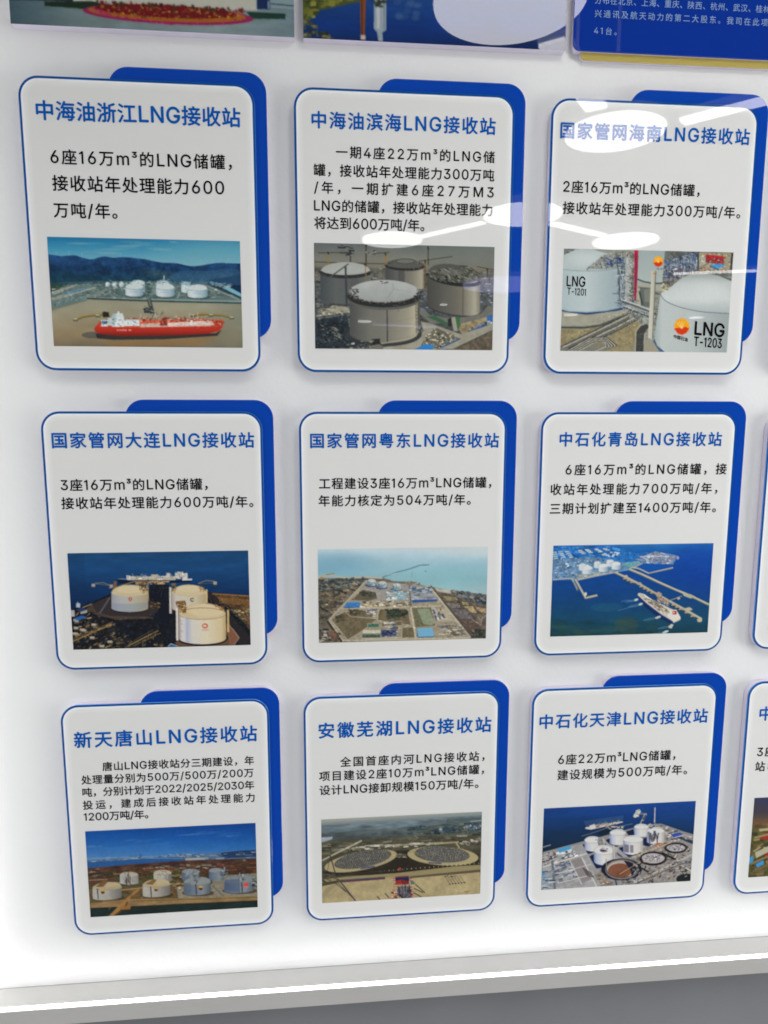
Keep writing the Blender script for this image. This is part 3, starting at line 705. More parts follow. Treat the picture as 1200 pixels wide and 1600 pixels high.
def pic_cream_tanks():
    p = Paint([(24, 34), (1155, 20), (1164, 606), (60, 634)], 4)
    p.poly(p.all(), grad([(20, (26, 68, 108)), (130, (24, 70, 118)), (300, (12, 44, 84)), (420, (12, 28, 50))]))
    p.poly([(20, 30), (130, 30), (150, 360), (40, 380)], (16, 44, 76), .2)
    p.mottle(p.all(), .1, 26, .25)
    p.poly([(40, 385), (180, 340), (290, 290), (560, 260), (920, 280), (1164, 300), (1164, 610), (60, 634)], (22, 26, 32)); p.mottle([(40, 385), (290, 290), (560, 260), (1164, 300), (1164, 610), (60, 634)], .4, 24)
    p.poly([(920, 283), (1160, 300), (1164, 520), (1060, 390)], (82, 62, 42)); p.mottle([(920, 283), (1160, 300), (1164, 520), (1060, 390)], .4, 18); p.line([(915, 288), (1160, 304)], (150, 105, 62), 7); p.poly([(960, 310), (1160, 325), (1160, 360), (985, 350)], (112, 80, 48)); p.clutter([(1040, 380), (1160, 385), (1160, 450), (1090, 440)], 50, [(150, 150, 110), (50, 52, 40), (190, 180, 130), (90, 70, 50)], 5, 20, .5); p.poly([(905, 285), (925, 285), (1164, 560), (1164, 606), (1090, 600)], (38, 36, 38)); p.line([(975, 330), (1164, 500)], (70, 62, 55), 8)
    # far ship and jetty
    p.poly([(335, 195), (400, 205), (800, 205), (790, 218), (345, 225)], (16, 26, 44)); p.rect(402, 180, 700, 204, (178, 172, 158)); p.rect(402, 180, 700, 186, (200, 196, 186)); p.poly([(395, 172), (420, 176), (420, 200), (395, 200)], (205, 200, 190)); p.rect(697, 160, 775, 196, (205, 202, 196)); p.rect(710, 152, 748, 164, (190, 188, 184)); p.rect(750, 150, 760, 162, (40, 44, 54)); p.rect(640, 160, 668, 182, (190, 186, 178)); p.rect(548, 168, 588, 184, (185, 170, 140)); p.poly([(740, 195), (805, 195), (800, 206), (740, 206)], (205, 205, 205))
    p.sticks([(400, 165), (760, 155), (760, 185), (400, 190)], 46, [(150, 140, 120), (215, 210, 200), (60, 70, 90)], 8, 26, 2.5, (1.57, 0)); p.clutter([(430, 183), (775, 165), (775, 200), (430, 204)], 40, [(120, 112, 100), (220, 216, 205), (60, 60, 70)], 4, 12, .5)
    p.line([(340, 196), (400, 196)], (150, 150, 160), 4); p.line([(200, 222), (250, 218), (300, 238)], (130, 120, 105), 5); p.line([(190, 224), (290, 236)], (110, 100, 88), 4); p.line([(840, 225), (890, 207), (945, 212)], (140, 130, 110), 5); p.line([(840, 228), (945, 222)], (95, 90, 82), 4); p.line([(360, 238), (455, 208)], (150, 125, 85), 6)
    for x, y in ((188, 235), (300, 240), (945, 224)): p.rect(x - 11, y - 10, x + 11, y + 8, (165, 155, 145)); p.rect(x - 9, y + 8, x + 9, y + 18, (50, 55, 65))
    p.rect(314, 210, 332, 250, (120, 85, 55)); p.rect(450, 210, 520, 232, (150, 120, 85)); p.line([(520, 215), (660, 212)], (170, 140, 95), 9); p.rect(582, 212, 634, 240, (175, 150, 115)); p.poly([(595, 235), (630, 235), (625, 262), (598, 262)], (140, 110, 78)); p.line([(572, 215), (572, 275)], (120, 90, 60), 6); p.line([(584, 215), (584, 278)], (110, 84, 56), 5); p.ell(608, 270, 12, 14, (120, 85, 60)); p.clutter([(450, 205), (660, 205), (660, 250), (450, 245)], 60, [(190, 160, 110), (80, 60, 44), (130, 105, 75)], 4, 16, .5)
    # pad of left tank
    p.poly([(180, 350), (290, 300), (580, 330), (605, 385), (520, 440), (300, 440), (215, 425)], (50, 44, 46)); p.poly([(140, 390), (230, 420), (330, 450), (560, 440), (560, 430), (300, 425), (200, 400)], (92, 74, 60), .6); p.line([(290, 312), (225, 410)], (86, 90, 100), 9); p.poly([(180, 350), (215, 420), (130, 390)], (70, 60, 55))
    C = [(0, (168, 158, 150)), (.12, (196, 188, 178)), (.35, (198, 190, 174)), (.7, (196, 184, 156)), (1, (170, 155, 122))]
    p.sticks([(290, 230), (330, 220), (340, 290), (295, 290)], 20, [(110, 80, 50), (160, 120, 80)], 8, 26, 3)
    p.tank(414, 278, 114, 24, 98, [(0, (150, 150, 158)), (.25, (172, 172, 172)), (.6, (178, 172, 154)), (1, (165, 150, 120))], (196, 180, 142), 22, (190, 176, 144), ((20, 22, 26), 8)); p.poly([(302, 345), (410, 350), (525, 340), (526, 375), (414, 405), (305, 380)], (120, 138, 158), .45)
    p.ell(415, 262, 80, 22, (206, 192, 154), .8); p.sticks([(470, 230), (525, 225), (520, 280), (480, 275)], 46, [(120, 85, 45), (190, 150, 90), (70, 50, 30)], 6, 24, 3); p.line([(527, 220), (530, 330)], (170, 150, 115), 5)
    p.ring(417, 320, 9, 8, (170, 60, 45), 6); p.rect(403, 334, 430, 339, (190, 150, 130), .6)
    p.poly([(540, 230), (660, 230), (670, 330), (690, 400), (640, 500), (560, 440), (600, 370), (540, 330)], (20, 24, 34)); p.clutter([(540, 340), (610, 340), (600, 380), (545, 380)], 24, [(120, 90, 50), (60, 46, 30), (160, 130, 80)], 5, 18, .4); p.sticks([(540, 240), (660, 240), (660, 330), (540, 330)], 20, [(50, 50, 56), (30, 34, 44)], 10, 40, 3)
    p.tank(782, 278, 106, 24, 100, C, (200, 184, 148), 22, (186, 172, 140), ((20, 22, 26), 7)); p.ell(782, 258, 76, 20, (208, 194, 158), .8); p.sticks([(660, 225), (705, 225), (700, 275), (672, 275)], 30, [(120, 80, 40), (180, 140, 80)], 6, 22, 3); p.sticks([(830, 235), (880, 245), (880, 280), (850, 270)], 24, [(120, 80, 45), (190, 150, 100)], 6, 20, 3)
    p.ring(803, 326, 11, 9, (70, 60, 60), 6, 1, 40, 320); p.poly([(700, 335), (760, 330), (750, 352), (700, 352)], (120, 95, 60)); p.rect(660, 248, 676, 410, (206, 200, 188)); p.rect(672, 248, 677, 410, (130, 122, 110)); p.rect(886, 262, 898, 345, (205, 180, 130)); p.line([(905, 290), (925, 360)], (100, 60, 40), 4); p.sticks([(960, 310), (1000, 320), (1010, 370), (980, 370)], 12, [(130, 90, 50)], 10, 30, 3)
    p.grain([(55, 400), (300, 450), (600, 400), (690, 600), (480, 625), (60, 632)], 900, .5, 1.8, (3, 12), .4, -.4, .9); p.grain([(920, 290), (1160, 305), (1160, 600), (1060, 480)], 400, .6, 1.5, (3, 12), .5)
    # front tank
    p.poly([(690, 590), (1015, 470), (1060, 510), (1095, 560), (1060, 606), (720, 620)], (96, 72, 58)); p.poly([(1015, 478), (1060, 510), (1095, 560), (1060, 606), (1030, 606)], (122, 84, 62)); p.line([(1030, 480), (1090, 560), (1060, 606)], (150, 140, 130), 4); p.ell(864, 560, 160, 50, (40, 32, 32))
    p.tank(864, 412, 146, 36, 152, [(0, (150, 140, 140)), (.06, (206, 200, 196)), (.13, (200, 196, 196)), (.17, (165, 172, 192)), (.28, (205, 200, 190)), (.6, (212, 202, 176)), (.9, (204, 186, 146)), (1, (180, 158, 116))], (198, 180, 142), 26, (150, 122, 80), ((18, 18, 22), 10))
    p.ell(880, 390, 118, 34, (206, 190, 152), .8); p.poly([(790, 395), (830, 355), (900, 345), (960, 360), (1000, 400), (960, 430), (850, 440)], (210, 194, 158), .6); p.ring(864, 412, 146, 36, (130, 96, 56), 4, .8, 180, 360)
    p.sticks([(700, 345), (760, 345), (765, 400), (715, 410)], 70, [(120, 85, 45), (190, 145, 80), (60, 42, 26), (90, 66, 40)], 8, 30, 4); p.sticks([(930, 350), (1000, 375), (1005, 400), (960, 380)], 30, [(130, 90, 50), (190, 150, 95)], 8, 24, 3, (.5, 1.57))
    p.line([(757, 430), (757, 570)], (190, 196, 210), 4); p.rect(700, 376, 718, 578, (212, 206, 196)); p.rect(714, 376, 719, 578, (120, 112, 104)); p.rect(1018, 388, 1030, 526, (205, 172, 112)); p.sticks([(722, 440), (740, 440), (740, 560), (722, 560)], 12, [(140, 130, 120)], 5, 10, 2)
    for i in range(26):
        t = math.radians(170 - i * 6.4); p.line([(864 + 146 * math.cos(t), 568 + 36 * math.sin(t)), (864 + 146 * math.cos(t), 574 + 36 * math.sin(t))], (20, 18, 20), 7)
    p.ring(880, 487, 14, 12, (196, 66, 50), 8); p.rect(868, 480, 878, 494, (206, 196, 170), .7); p.rect(860, 508, 903, 516, (190, 140, 120), .55)
    # plant, lower left
    pl = [(55, 400), (180, 400), (330, 470), (480, 620), (60, 632)]
    p.clutter(pl, 200, [(70, 58, 44), (34, 34, 36), (110, 88, 58), (150, 128, 88), (50, 46, 44)], 6, 30, .3, -.5, .5)
    p.line([(58, 580), (300, 475)], (150, 120, 74), 8); p.line([(58, 566), (300, 464)], (96, 78, 52), 6); p.sticks([(70, 560), (300, 470), (300, 490), (80, 590)], 40, [(176, 146, 96), (50, 44, 40)], 6, 18, 2.5, (1.57, -.4))
    p.line([(400, 610), (590, 515)], (150, 126, 80), 7); p.line([(430, 612), (605, 530)], (110, 92, 60), 6); p.line([(400, 600), (560, 508)], (84, 70, 50), 5); p.sticks([(420, 600), (570, 515), (600, 560), (470, 620)], 50, [(160, 132, 84), (40, 36, 34)], 6, 24, 2.5, (1.57, -.5)); p.clutter([(300, 560), (400, 590), (520, 610), (300, 625)], 50, [(60, 52, 44), (110, 92, 62), (28, 28, 30)], 6, 24, .3)
    p.poly([(62, 440), (115, 422), (150, 430), (95, 452)], (40, 90, 160)); p.poly([(62, 440), (95, 452), (95, 466), (62, 456)], (150, 150, 150)); p.rect(45, 388, 70, 428, (170, 170, 172)); p.poly([(75, 385), (120, 372), (148, 385), (105, 400)], (40, 56, 90)); p.poly([(105, 400), (148, 386), (148, 404), (108, 412)], (160, 158, 155)); p.rect(80, 345, 105, 372, (170, 180, 195)); p.line([(90, 335), (92, 352)], (170, 180, 195), 4); p.line([(120, 372), (178, 350)], (140, 125, 105), 7)
    for x, y in ((80, 500), (118, 510), (70, 535), (190, 480), (128, 515), (290, 585), (240, 612), (180, 560)): p.rect(x - 16, y - 9, x + 14, y + 10, (176, 166, 146)); p.rect(x - 16, y + 3, x + 14, y + 10, (96, 88, 78))
    p.poly([(640, 622), (668, 594), (715, 614), (690, 622)], (44, 84, 140)); p.line([(650, 612), (668, 596), (712, 612)], (210, 215, 220), 4); p.clutter([(560, 590), (620, 590), (620, 615), (560, 615)], 18, [(170, 130, 84), (60, 50, 40)], 5, 18, .5)
    return p.result()


def pic_coast_plant():
    p = Paint([(42, 53), (1167, 37), (1157, 648), (47, 678)], 5)
    p.poly(p.all(), grad([(40, (198, 208, 210)), (90, (172, 198, 208)), (180, (142, 182, 194)), (260, (136, 174, 182)), (360, (158, 186, 190))]))
    for k in range(12): p.ell(160, 150, 330 - k * 22, 100 - k * 6, (98, 150, 176), .05); p.ell(1120, 60, 420 - k * 28, 60 - k * 3, (196, 208, 208), .08); p.ell(880, 250, 360 - k * 24, 90 - k * 5, (132, 184, 190), .05)
    p.mottle(p.all(), .03, 8, .4)
    p.line([(470, 240), (560, 208), (640, 188), (720, 160), (780, 158)], (96, 128, 142), 8); p.line([(500, 225), (565, 212)], (190, 196, 190), 3); p.rect(665, 205, 668, 240, (90, 130, 140)); p.rect(748, 196, 762, 204, (100, 140, 150)); p.line([(1050, 302), (1150, 340)], (150, 178, 172), 7)
    land = [(42, 248), (370, 240), (480, 245), (540, 265), (640, 270), (700, 285), (830, 310), (920, 325), (1160, 355), (1157, 648), (47, 678)]
    p.poly(land, (104, 98, 86)); p.mottle(land, .22, 30)
    p.line([(42, 240), (130, 228), (230, 244), (370, 240), (470, 246)], (178, 172, 152), 11); p.poly([(42, 232), (130, 212), (160, 212), (110, 236)], (170, 168, 150)); p.line([(100, 222), (155, 213)], (90, 110, 110), 4)
    L = [(42, 252), (365, 248), (300, 340), (120, 520), (47, 560)]
    p.poly(L, (88, 82, 74)); p.mottle(L, .35, 26); p.clutter(L, 170, [(60, 64, 60), (120, 106, 86), (132, 118, 92), (70, 72, 66), (100, 90, 74)], 14, 60, .3, .1, .5); p.clutter([(42, 250), (370, 250), (330, 300), (42, 320)], 70, [(52, 66, 76), (70, 78, 76), (110, 116, 110)], 12, 50, .3); p.poly([(262, 285), (285, 270), (312, 292)], (160, 150, 126))
    Rr = [(830, 330), (1160, 360), (1157, 640), (1060, 640), (960, 520), (880, 410)]
    p.poly(Rr, (96, 86, 76)); p.mottle(Rr, .3, 24); p.clutter([(920, 320), (1160, 355), (1160, 430), (960, 370)], 120, [(62, 76, 90), (90, 100, 108), (50, 60, 66), (140, 140, 130)], 8, 30, .35, .3)
    for q, c in (([(860, 360), (960, 370), (975, 395), (900, 400)], (132, 122, 94)), ([(990, 400), (1040, 405), (1045, 430), (1000, 425)], (150, 138, 104)), ([(1000, 430), (1070, 430), (1100, 480), (1050, 475)], (162, 146, 106)), ([(1075, 430), (1160, 445), (1160, 480), (1110, 470)], (150, 132, 100)), ([(925, 450), (1030, 448), (1080, 520), (990, 530)], (104, 98, 98)), ([(880, 405), (980, 410), (990, 445), (920, 448)], (112, 106, 100)), ([(980, 520), (1080, 520), (1120, 580), (1040, 600)], (92, 78, 70))): p.poly(q, c); p.line(q + q[:1], (70, 66, 60), 4)
    p.clutter([(1060, 590), (1157, 580), (1157, 645), (1070, 645)], 40, [(44, 50, 46), (70, 66, 60)], 10, 40, .5); p.line([(1120, 560), (1130, 510), (1160, 490)], (160, 150, 132), 5); p.line([(1060, 520), (1157, 580)], (150, 140, 122), 4)
    p.poly([(815, 310), (920, 325), (925, 350), (835, 335)], (172, 168, 156)); p.mottle([(815, 310), (920, 325), (925, 350), (835, 335)], .15, 20)
    p.grain(L, 900, .65, 1.4, (3, 14), .5, .2, .7); p.grain(Rr, 700, .65, 1.4, (3, 12), .5, .4, .7)
    site = [(370, 262), (800, 300), (1060, 640), (1050, 650), (210, 668), (115, 520)]
    p.poly(site, (150, 142, 122)); p.mottle(site, .1, 24)
    p.line([(368, 258), (115, 522), (212, 668)], (176, 168, 146), 9); p.line([(105, 530), (200, 668)], (52, 48, 44), 14); p.line([(790, 295), (1068, 645)], (72, 66, 60), 6); p.line([(780, 300), (1050, 640)], (176, 170, 148), 12); p.line([(210, 662), (1050, 642)], (182, 174, 150), 9)
    p.poly([(378, 275), (540, 275), (650, 300), (640, 390), (430, 395), (330, 320)], (150, 146, 138)); p.poly([(320, 340), (340, 322), (425, 340), (435, 380), (380, 395), (270, 390)], (96, 88, 72)); p.clutter([(320, 335), (420, 340), (420, 370), (340, 360)], 40, [(50, 56, 48), (76, 74, 62)], 8, 24, .5)
    for q in ([(200, 470), (330, 455), (420, 470), (400, 510), (260, 500)], [(130, 520), (220, 465), (260, 500), (440, 515), (330, 600), (240, 655)], [(445, 450), (640, 450), (660, 560), (440, 525)], [(600, 572), (680, 570), (685, 640), (600, 645)], [(460, 540), (600, 530), (600, 560), (470, 568)]): p.poly(q, (106, 96, 74)); p.mottle(q, .14, 24); p.line(q + q[:1], (170, 160, 138), 4)
    p.clutter([(490, 455), (620, 450), (645, 500), (510, 515)], 110, [(38, 50, 40), (54, 62, 50), (70, 76, 62)], 8, 26, .6); p.clutter([(160, 500), (200, 480), (215, 530), (170, 540)], 26, [(70, 66, 54)], 8, 22, .6); p.clutter([(250, 455), (340, 455), (330, 490), (260, 485)], 26, [(66, 66, 54)], 8, 22, .6)
    p.poly([(665, 445), (790, 440), (820, 560), (690, 572)], (104, 102, 78)); p.poly([(700, 450), (780, 448), (815, 540), (800, 560), (740, 550)], (138, 148, 122)); p.mottle([(665, 445), (790, 440), (820, 560), (690, 572)], .1, 14)
    p.poly([(790, 440), (900, 450), (940, 530), (840, 530)], (172, 162, 140)); p.clutter([(795, 445), (860, 445), (890, 520), (820, 520)], 50, [(200, 198, 190), (70, 76, 110), (150, 150, 150), (110, 100, 84)], 8, 34, .3, 1.1)
    p.poly([(840, 545), (980, 560), (1050, 635), (845, 640)], (150, 142, 122)); p.clutter([(850, 560), (990, 565), (1030, 630), (860, 632)], 80, [(200, 196, 186), (96, 86, 70), (120, 108, 86), (80, 80, 90)], 8, 40, .25, 0, .1)
    for x, y in ((400, 272), (470, 286), (565, 300)):
        p.ell(x - 5, y + 22, 40, 12, (50, 72, 100), .8); p.tank(x, y - 8, 27, 8, 26, [(0, (96, 120, 140)), (.5, (120, 140, 152)), (1, (180, 186, 184))], (190, 196, 192), 5); p.sticks([(x - 25, y - 5), (x + 25, y - 5), (x + 25, y + 15), (x - 25, y + 15)], 12, [(70, 96, 120), (190, 196, 196)], 8, 20, 2.5, (1.57, 0))
    p.clutter([(500, 330), (640, 330), (640, 390), (500, 390)], 60, [(150, 176, 186), (190, 190, 182), (110, 120, 126)], 8, 34, .4); p.rect(560, 345, 630, 355, (120, 176, 196)); p.rect(570, 368, 630, 380, (130, 172, 190)); p.clutter([(640, 265), (720, 275), (700, 300), (620, 290)], 40, [(120, 100, 84), (150, 140, 124), (80, 88, 96)], 6, 20, .4)
    p.poly([(650, 305), (780, 302), (832, 385), (660, 392)], (140, 146, 150)); p.line([(648, 300), (660, 440)], (84, 88, 92), 7); p.clutter([(655, 305), (780, 305), (800, 345), (660, 345)], 60, [(70, 96, 130), (150, 160, 168), (180, 180, 176), (96, 110, 120)], 8, 30, .4); p.poly([(665, 390), (832, 386), (832, 400), (668, 410)], (52, 82, 140)); p.line([(665, 386), (832, 382)], (176, 180, 182), 6); p.clutter([(665, 350), (820, 350), (830, 380), (665, 385)], 30, [(160, 164, 166), (120, 126, 130)], 8, 40, .3)
    p.poly([(215, 440), (235, 405), (322, 404), (320, 440)], (62, 118, 176)); p.poly([(215, 440), (320, 440), (320, 446), (215, 446)], (40, 60, 90)); p.line([(235, 405), (322, 404)], (110, 160, 200), 4)
    p.clutter([(330, 400), (460, 395), (650, 400), (650, 440), (340, 440)], 90, [(196, 184, 150), (120, 108, 86), (160, 150, 126), (84, 78, 66), (210, 204, 190)], 8, 36, .35); p.line([(200, 448), (860, 430)], (184, 174, 148), 7); p.line([(470, 400), (430, 510)], (184, 174, 148), 5); p.line([(658, 440), (690, 645)], (186, 178, 154), 10)
    p.clutter([(360, 455), (425, 455), (420, 505), (370, 500)], 34, [(205, 198, 182), (70, 84, 120), (120, 106, 86)], 8, 26, .4)
    p.rect(372, 548, 448, 572, (66, 104, 88)); p.line([(372, 548), (448, 546), (448, 572), (372, 574), (372, 548)], (170, 164, 142), 4); p.clutter([(490, 530), (560, 530), (580, 640), (470, 640)], 70, [(60, 70, 92), (150, 150, 144), (190, 184, 166), (90, 90, 96)], 8, 34, .35); p.rect(462, 590, 560, 630, (58, 66, 96)); p.clutter([(465, 590), (560, 590), (560, 630), (465, 630)], 24, [(40, 50, 84), (100, 108, 130)], 8, 26, .4); p.rect(340, 590, 458, 620, (196, 190, 168)); p.rect(335, 622, 455, 640, (60, 84, 72)); p.rect(340, 612, 458, 622, (120, 120, 110)); p.line([(330, 650), (600, 640)], (190, 182, 160), 6)
    p.grain(site, 1300, .65, 1.35, (3, 12), .45, 0, .4)
    p.poly([(700, 580), (800, 574), (815, 634), (708, 638)], (112, 168, 198)); p.poly([(700, 580), (708, 638), (700, 630)], (60, 90, 130)); p.line([(708, 638), (815, 634)], (56, 90, 130), 5)
    p.clutter([(47, 590), (100, 580), (140, 660), (50, 672)], 60, [(170, 165, 155), (60, 64, 60), (120, 90, 70), (44, 50, 48)], 8, 26, .5); p.poly([(105, 600), (150, 590), (190, 660), (140, 668)], (120, 92, 74)); p.clutter([(120, 590), (195, 600), (190, 665), (140, 665)], 20, [(60, 58, 50), (84, 70, 60)], 8, 20, .5)
    return p.result()


def pic_blue_harbour():
    p = Paint([(50, 52), (1160, 38), (1115, 652), (30, 682)], 6)
    p.poly(p.all(), grad([(45, (40, 110, 175)), (110, (26, 84, 158)), (250, (16, 66, 140)), (420, (18, 64, 118)), (560, (22, 68, 96)), (680, (24, 56, 66))]))
    [p.ell(1080, 200, 300 - k * 20, 230 - k * 14, (14, 58, 150), .07) for k in range(10)]
    for i in range(34):
        x, y = p.r.uniform(40, 800), p.r.uniform(560, 670); p.ell(x, y, p.r.uniform(30, 90), p.r.uniform(10, 30), p.r.choice([(44, 92, 84), (20, 52, 60), (52, 80, 66), (30, 70, 84)]), .3)
    p.ell(560, 600, 80, 60, (60, 70, 60), .4); p.ell(420, 480, 110, 30, (40, 100, 120), .3); p.mottle(p.all(), .06, 24, .4)
    land = [(48, 60), (500, 60), (620, 110), (760, 95), (900, 120), (910, 140), (880, 185), (690, 180), (610, 200), (580, 225), (470, 240), (220, 290), (180, 280), (45, 290)]
    p.poly(land, (40, 104, 170)); p.poly([(48, 150), (330, 130), (540, 170), (640, 180), (580, 225), (470, 240), (220, 290), (45, 290)], (92, 128, 160)); p.mottle(land, .2, 24)
    p.clutter([(48, 140), (340, 140), (540, 180), (300, 270), (48, 280)], 260, [(130, 160, 190), (70, 110, 150), (176, 190, 205), (46, 84, 130), (110, 130, 150)], 5, 22, .45, -.3, .5)
    p.clutter([(60, 60), (520, 60), (520, 130), (60, 140)], 90, [(34, 96, 168), (60, 124, 184), (28, 84, 150)], 14, 70, .25, .1, .2)
    for x, y, n, dx, dy in ((100, 92, 4, 7, 13), (145, 92, 4, 10, 13), (60, 96, 4, 3, 14), (235, 84, 3, 12, 10), (285, 80, 3, 12, 9), (350, 76, 3, 14, 8), (410, 74, 2, 16, 8)):
        for k in range(n): p.poly([(x + dx * k - 16, y + dy * k), (x + dx * k + 14, y + dy * k - 2), (x + dx * k + 20, y + dy * k + 8), (x + dx * k - 12, y + dy * k + 10)], (170, 186, 190)); p.line([(x + dx * k - 12, y + dy * k + 10), (x + dx * k + 20, y + dy * k + 8)], (60, 100, 150), 2.5)
    for i in range(16): p.ell(p.r.uniform(395, 505), p.r.uniform(100, 130), 10, 5, (180, 190, 190)); 
    p.poly([(520, 180), (640, 160), (660, 175), (590, 210)], (110, 150, 165)); p.poly([(535, 185), (600, 178), (615, 190), (560, 200)], (84, 160, 150)); p.poly([(620, 150), (760, 95), (905, 125), (880, 185), (690, 178)], (112, 132, 156)); p.clutter([(640, 145), (760, 100), (900, 128), (870, 182), (690, 175)], 120, [(180, 190, 200), (70, 100, 150), (150, 150, 160), (140, 110, 120)], 6, 22, .4); p.line([(650, 132), (760, 128), (850, 130)], (185, 196, 208), 7); p.ell(912, 140, 9, 12, (170, 150, 165)); p.poly([(630, 205), (690, 180), (880, 186), (880, 205), (710, 240)], (18, 78, 156))
    p.grain(land, 1200, .6, 1.5, (3, 11), .45, -.2, .6)
    S = (182, 176, 150)
    p.line([(590, 205), (640, 212), (712, 246), (880, 208)], S, 9); p.line([(712, 250), (880, 213)], (90, 100, 105), 4); p.line([(612, 205), (672, 175)], S, 7)
    p.line([(220, 290), (350, 262), (470, 240), (500, 238)], (176, 174, 158), 11); p.line([(50, 290), (180, 278)], (170, 172, 165), 8); p.poly([(200, 255), (470, 225), (500, 240), (230, 285)], (160, 164, 158), .8)
    p.clutter([(200, 240), (480, 215), (480, 240), (230, 280)], 60, [(190, 186, 170), (90, 116, 140), (140, 150, 150)], 6, 24, .4, -.15)
    p.line([(180, 278), (222, 358)], S, 12); p.line([(205, 285), (280, 420)], S, 13); p.line([(212, 360), (226, 356)], (120, 120, 110), 10); p.line([(285, 415), (358, 398)], S, 17); p.line([(268, 423), (290, 420), (358, 404)], (84, 84, 78), 5); p.rect(268, 376, 284, 400, (205, 202, 190)); p.line([(190, 300), (228, 365)], (80, 90, 96), 4)
    Tk = [(0, (205, 212, 214)), (.5, (190, 200, 206)), (1, (126, 152, 180))]
    for x, y, rx, h in ((255, 190, 25, 30), (357, 175, 23, 28), (445, 163, 25, 28)): p.tank(x, y, rx, 8, h, Tk, (200, 206, 206), 5)
    for x, y, rx, h in ((290, 210, 34, 34), (398, 195, 32, 34), (487, 182, 31, 32)): p.ell(x + 10, y + h + 6, rx, 8, (50, 80, 110), .5); p.tank(x, y, rx, 9, h, Tk, (208, 212, 210), 7)
    p.line([(575, 215), (660, 250), (800, 315), (900, 360), (1000, 400), (1128, 462)], S, 13); p.line([(575, 224), (800, 325), (1000, 411), (1125, 472)], (96, 96, 84), 4); p.poly([(945, 385), (1000, 390), (1030, 405), (1000, 420), (950, 400)], (172, 168, 144))
    p.line([(480, 240), (560, 275), (640, 315), (760, 385), (860, 440), (960, 495), (1075, 560)], S, 14); p.line([(480, 248), (640, 325), (860, 452), (1070, 572)], (84, 78, 66), 5); p.line([(940, 402), (860, 432)], (150, 146, 126), 6); p.poly([(905, 415), (920, 408), (930, 420), (912, 430)], (170, 165, 145))
    for x, y in ((548, 285), (572, 297), (596, 309), (660, 340), (685, 354), (710, 368), (735, 382), (880, 466), (905, 480), (930, 495), (970, 518), (1010, 542), (1055, 568)): p.ell(x + 3, y, 16, 10, (160, 152, 128)); p.ell(x + 3, y + 7, 15, 5, (52, 60, 66))
    p.poly([(540, 262), (560, 256), (570, 268), (550, 275)], S); p.poly([(625, 315), (650, 305), (665, 315), (640, 328)], (165, 158, 134)); p.poly([(750, 385), (780, 372), (805, 388), (780, 410)], (165, 150, 128)); p.poly([(945, 490), (990, 478), (1015, 495), (970, 512)], (178, 170, 146)); p.ell(1060, 568, 18, 14, (176, 170, 146))
    p.poly([(634, 390), (645, 380), (680, 388), (740, 430), (890, 500), (930, 552), (928, 566), (880, 588), (800, 545), (700, 470), (640, 412)], (196, 190, 174)); p.poly([(634, 395), (640, 412), (700, 470), (800, 545), (880, 588), (878, 576), (800, 530), (700, 455)], (28, 44, 110)); p.poly([(640, 410), (700, 468), (800, 545), (880, 590), (860, 592), (780, 550), (690, 480)], (14, 34, 70), .7)
    p.poly([(850, 500), (900, 495), (932, 552), (880, 580), (840, 545)], (212, 208, 196)); p.clutter([(650, 388), (740, 425), (860, 510), (820, 530), (700, 440)], 70, [(225, 220, 206), (150, 140, 120), (120, 110, 100), (90, 80, 76)], 6, 30, .3, .6, .2); p.rect(875, 505, 902, 528, (172, 40, 38)); p.rect(880, 512, 888, 522, (225, 215, 205)); p.line([(760, 455), (840, 500)], (110, 80, 66), 4); p.line([(680, 395), (730, 430)], (230, 226, 214), 6)
    p.sticks([(765, 400), (850, 430), (840, 470), (775, 440)], 60, [(176, 130, 110), (205, 190, 165), (96, 80, 72)], 8, 30, 3.5, (1.57, .5)); p.poly([(780, 410), (850, 440), (850, 458), (785, 430)], (176, 152, 130), .6)
    for x, y, l in ((625, 428, 26), (655, 458, 28), (775, 548, 34), (862, 608, 30), (825, 648, 40)): p.ell(x, y, l * .6, 8, (205, 214, 214), .9, -.35); p.ell(x - l * 1.6, y + l * .35, l * 1.5, 8, (110, 150, 165), .35, -.2)
    p.poly([(845, 620), (865, 592), (882, 598), (868, 625)], (190, 186, 172)); p.poly([(752, 550), (780, 540), (795, 548), (765, 560)], (190, 190, 184))
    p.line([(520, 440), (560, 430), (610, 440)], (150, 176, 186), 3, .6); p.line([(500, 502), (580, 480), (640, 470)], (150, 176, 186), 3, .6)
    return p.result()


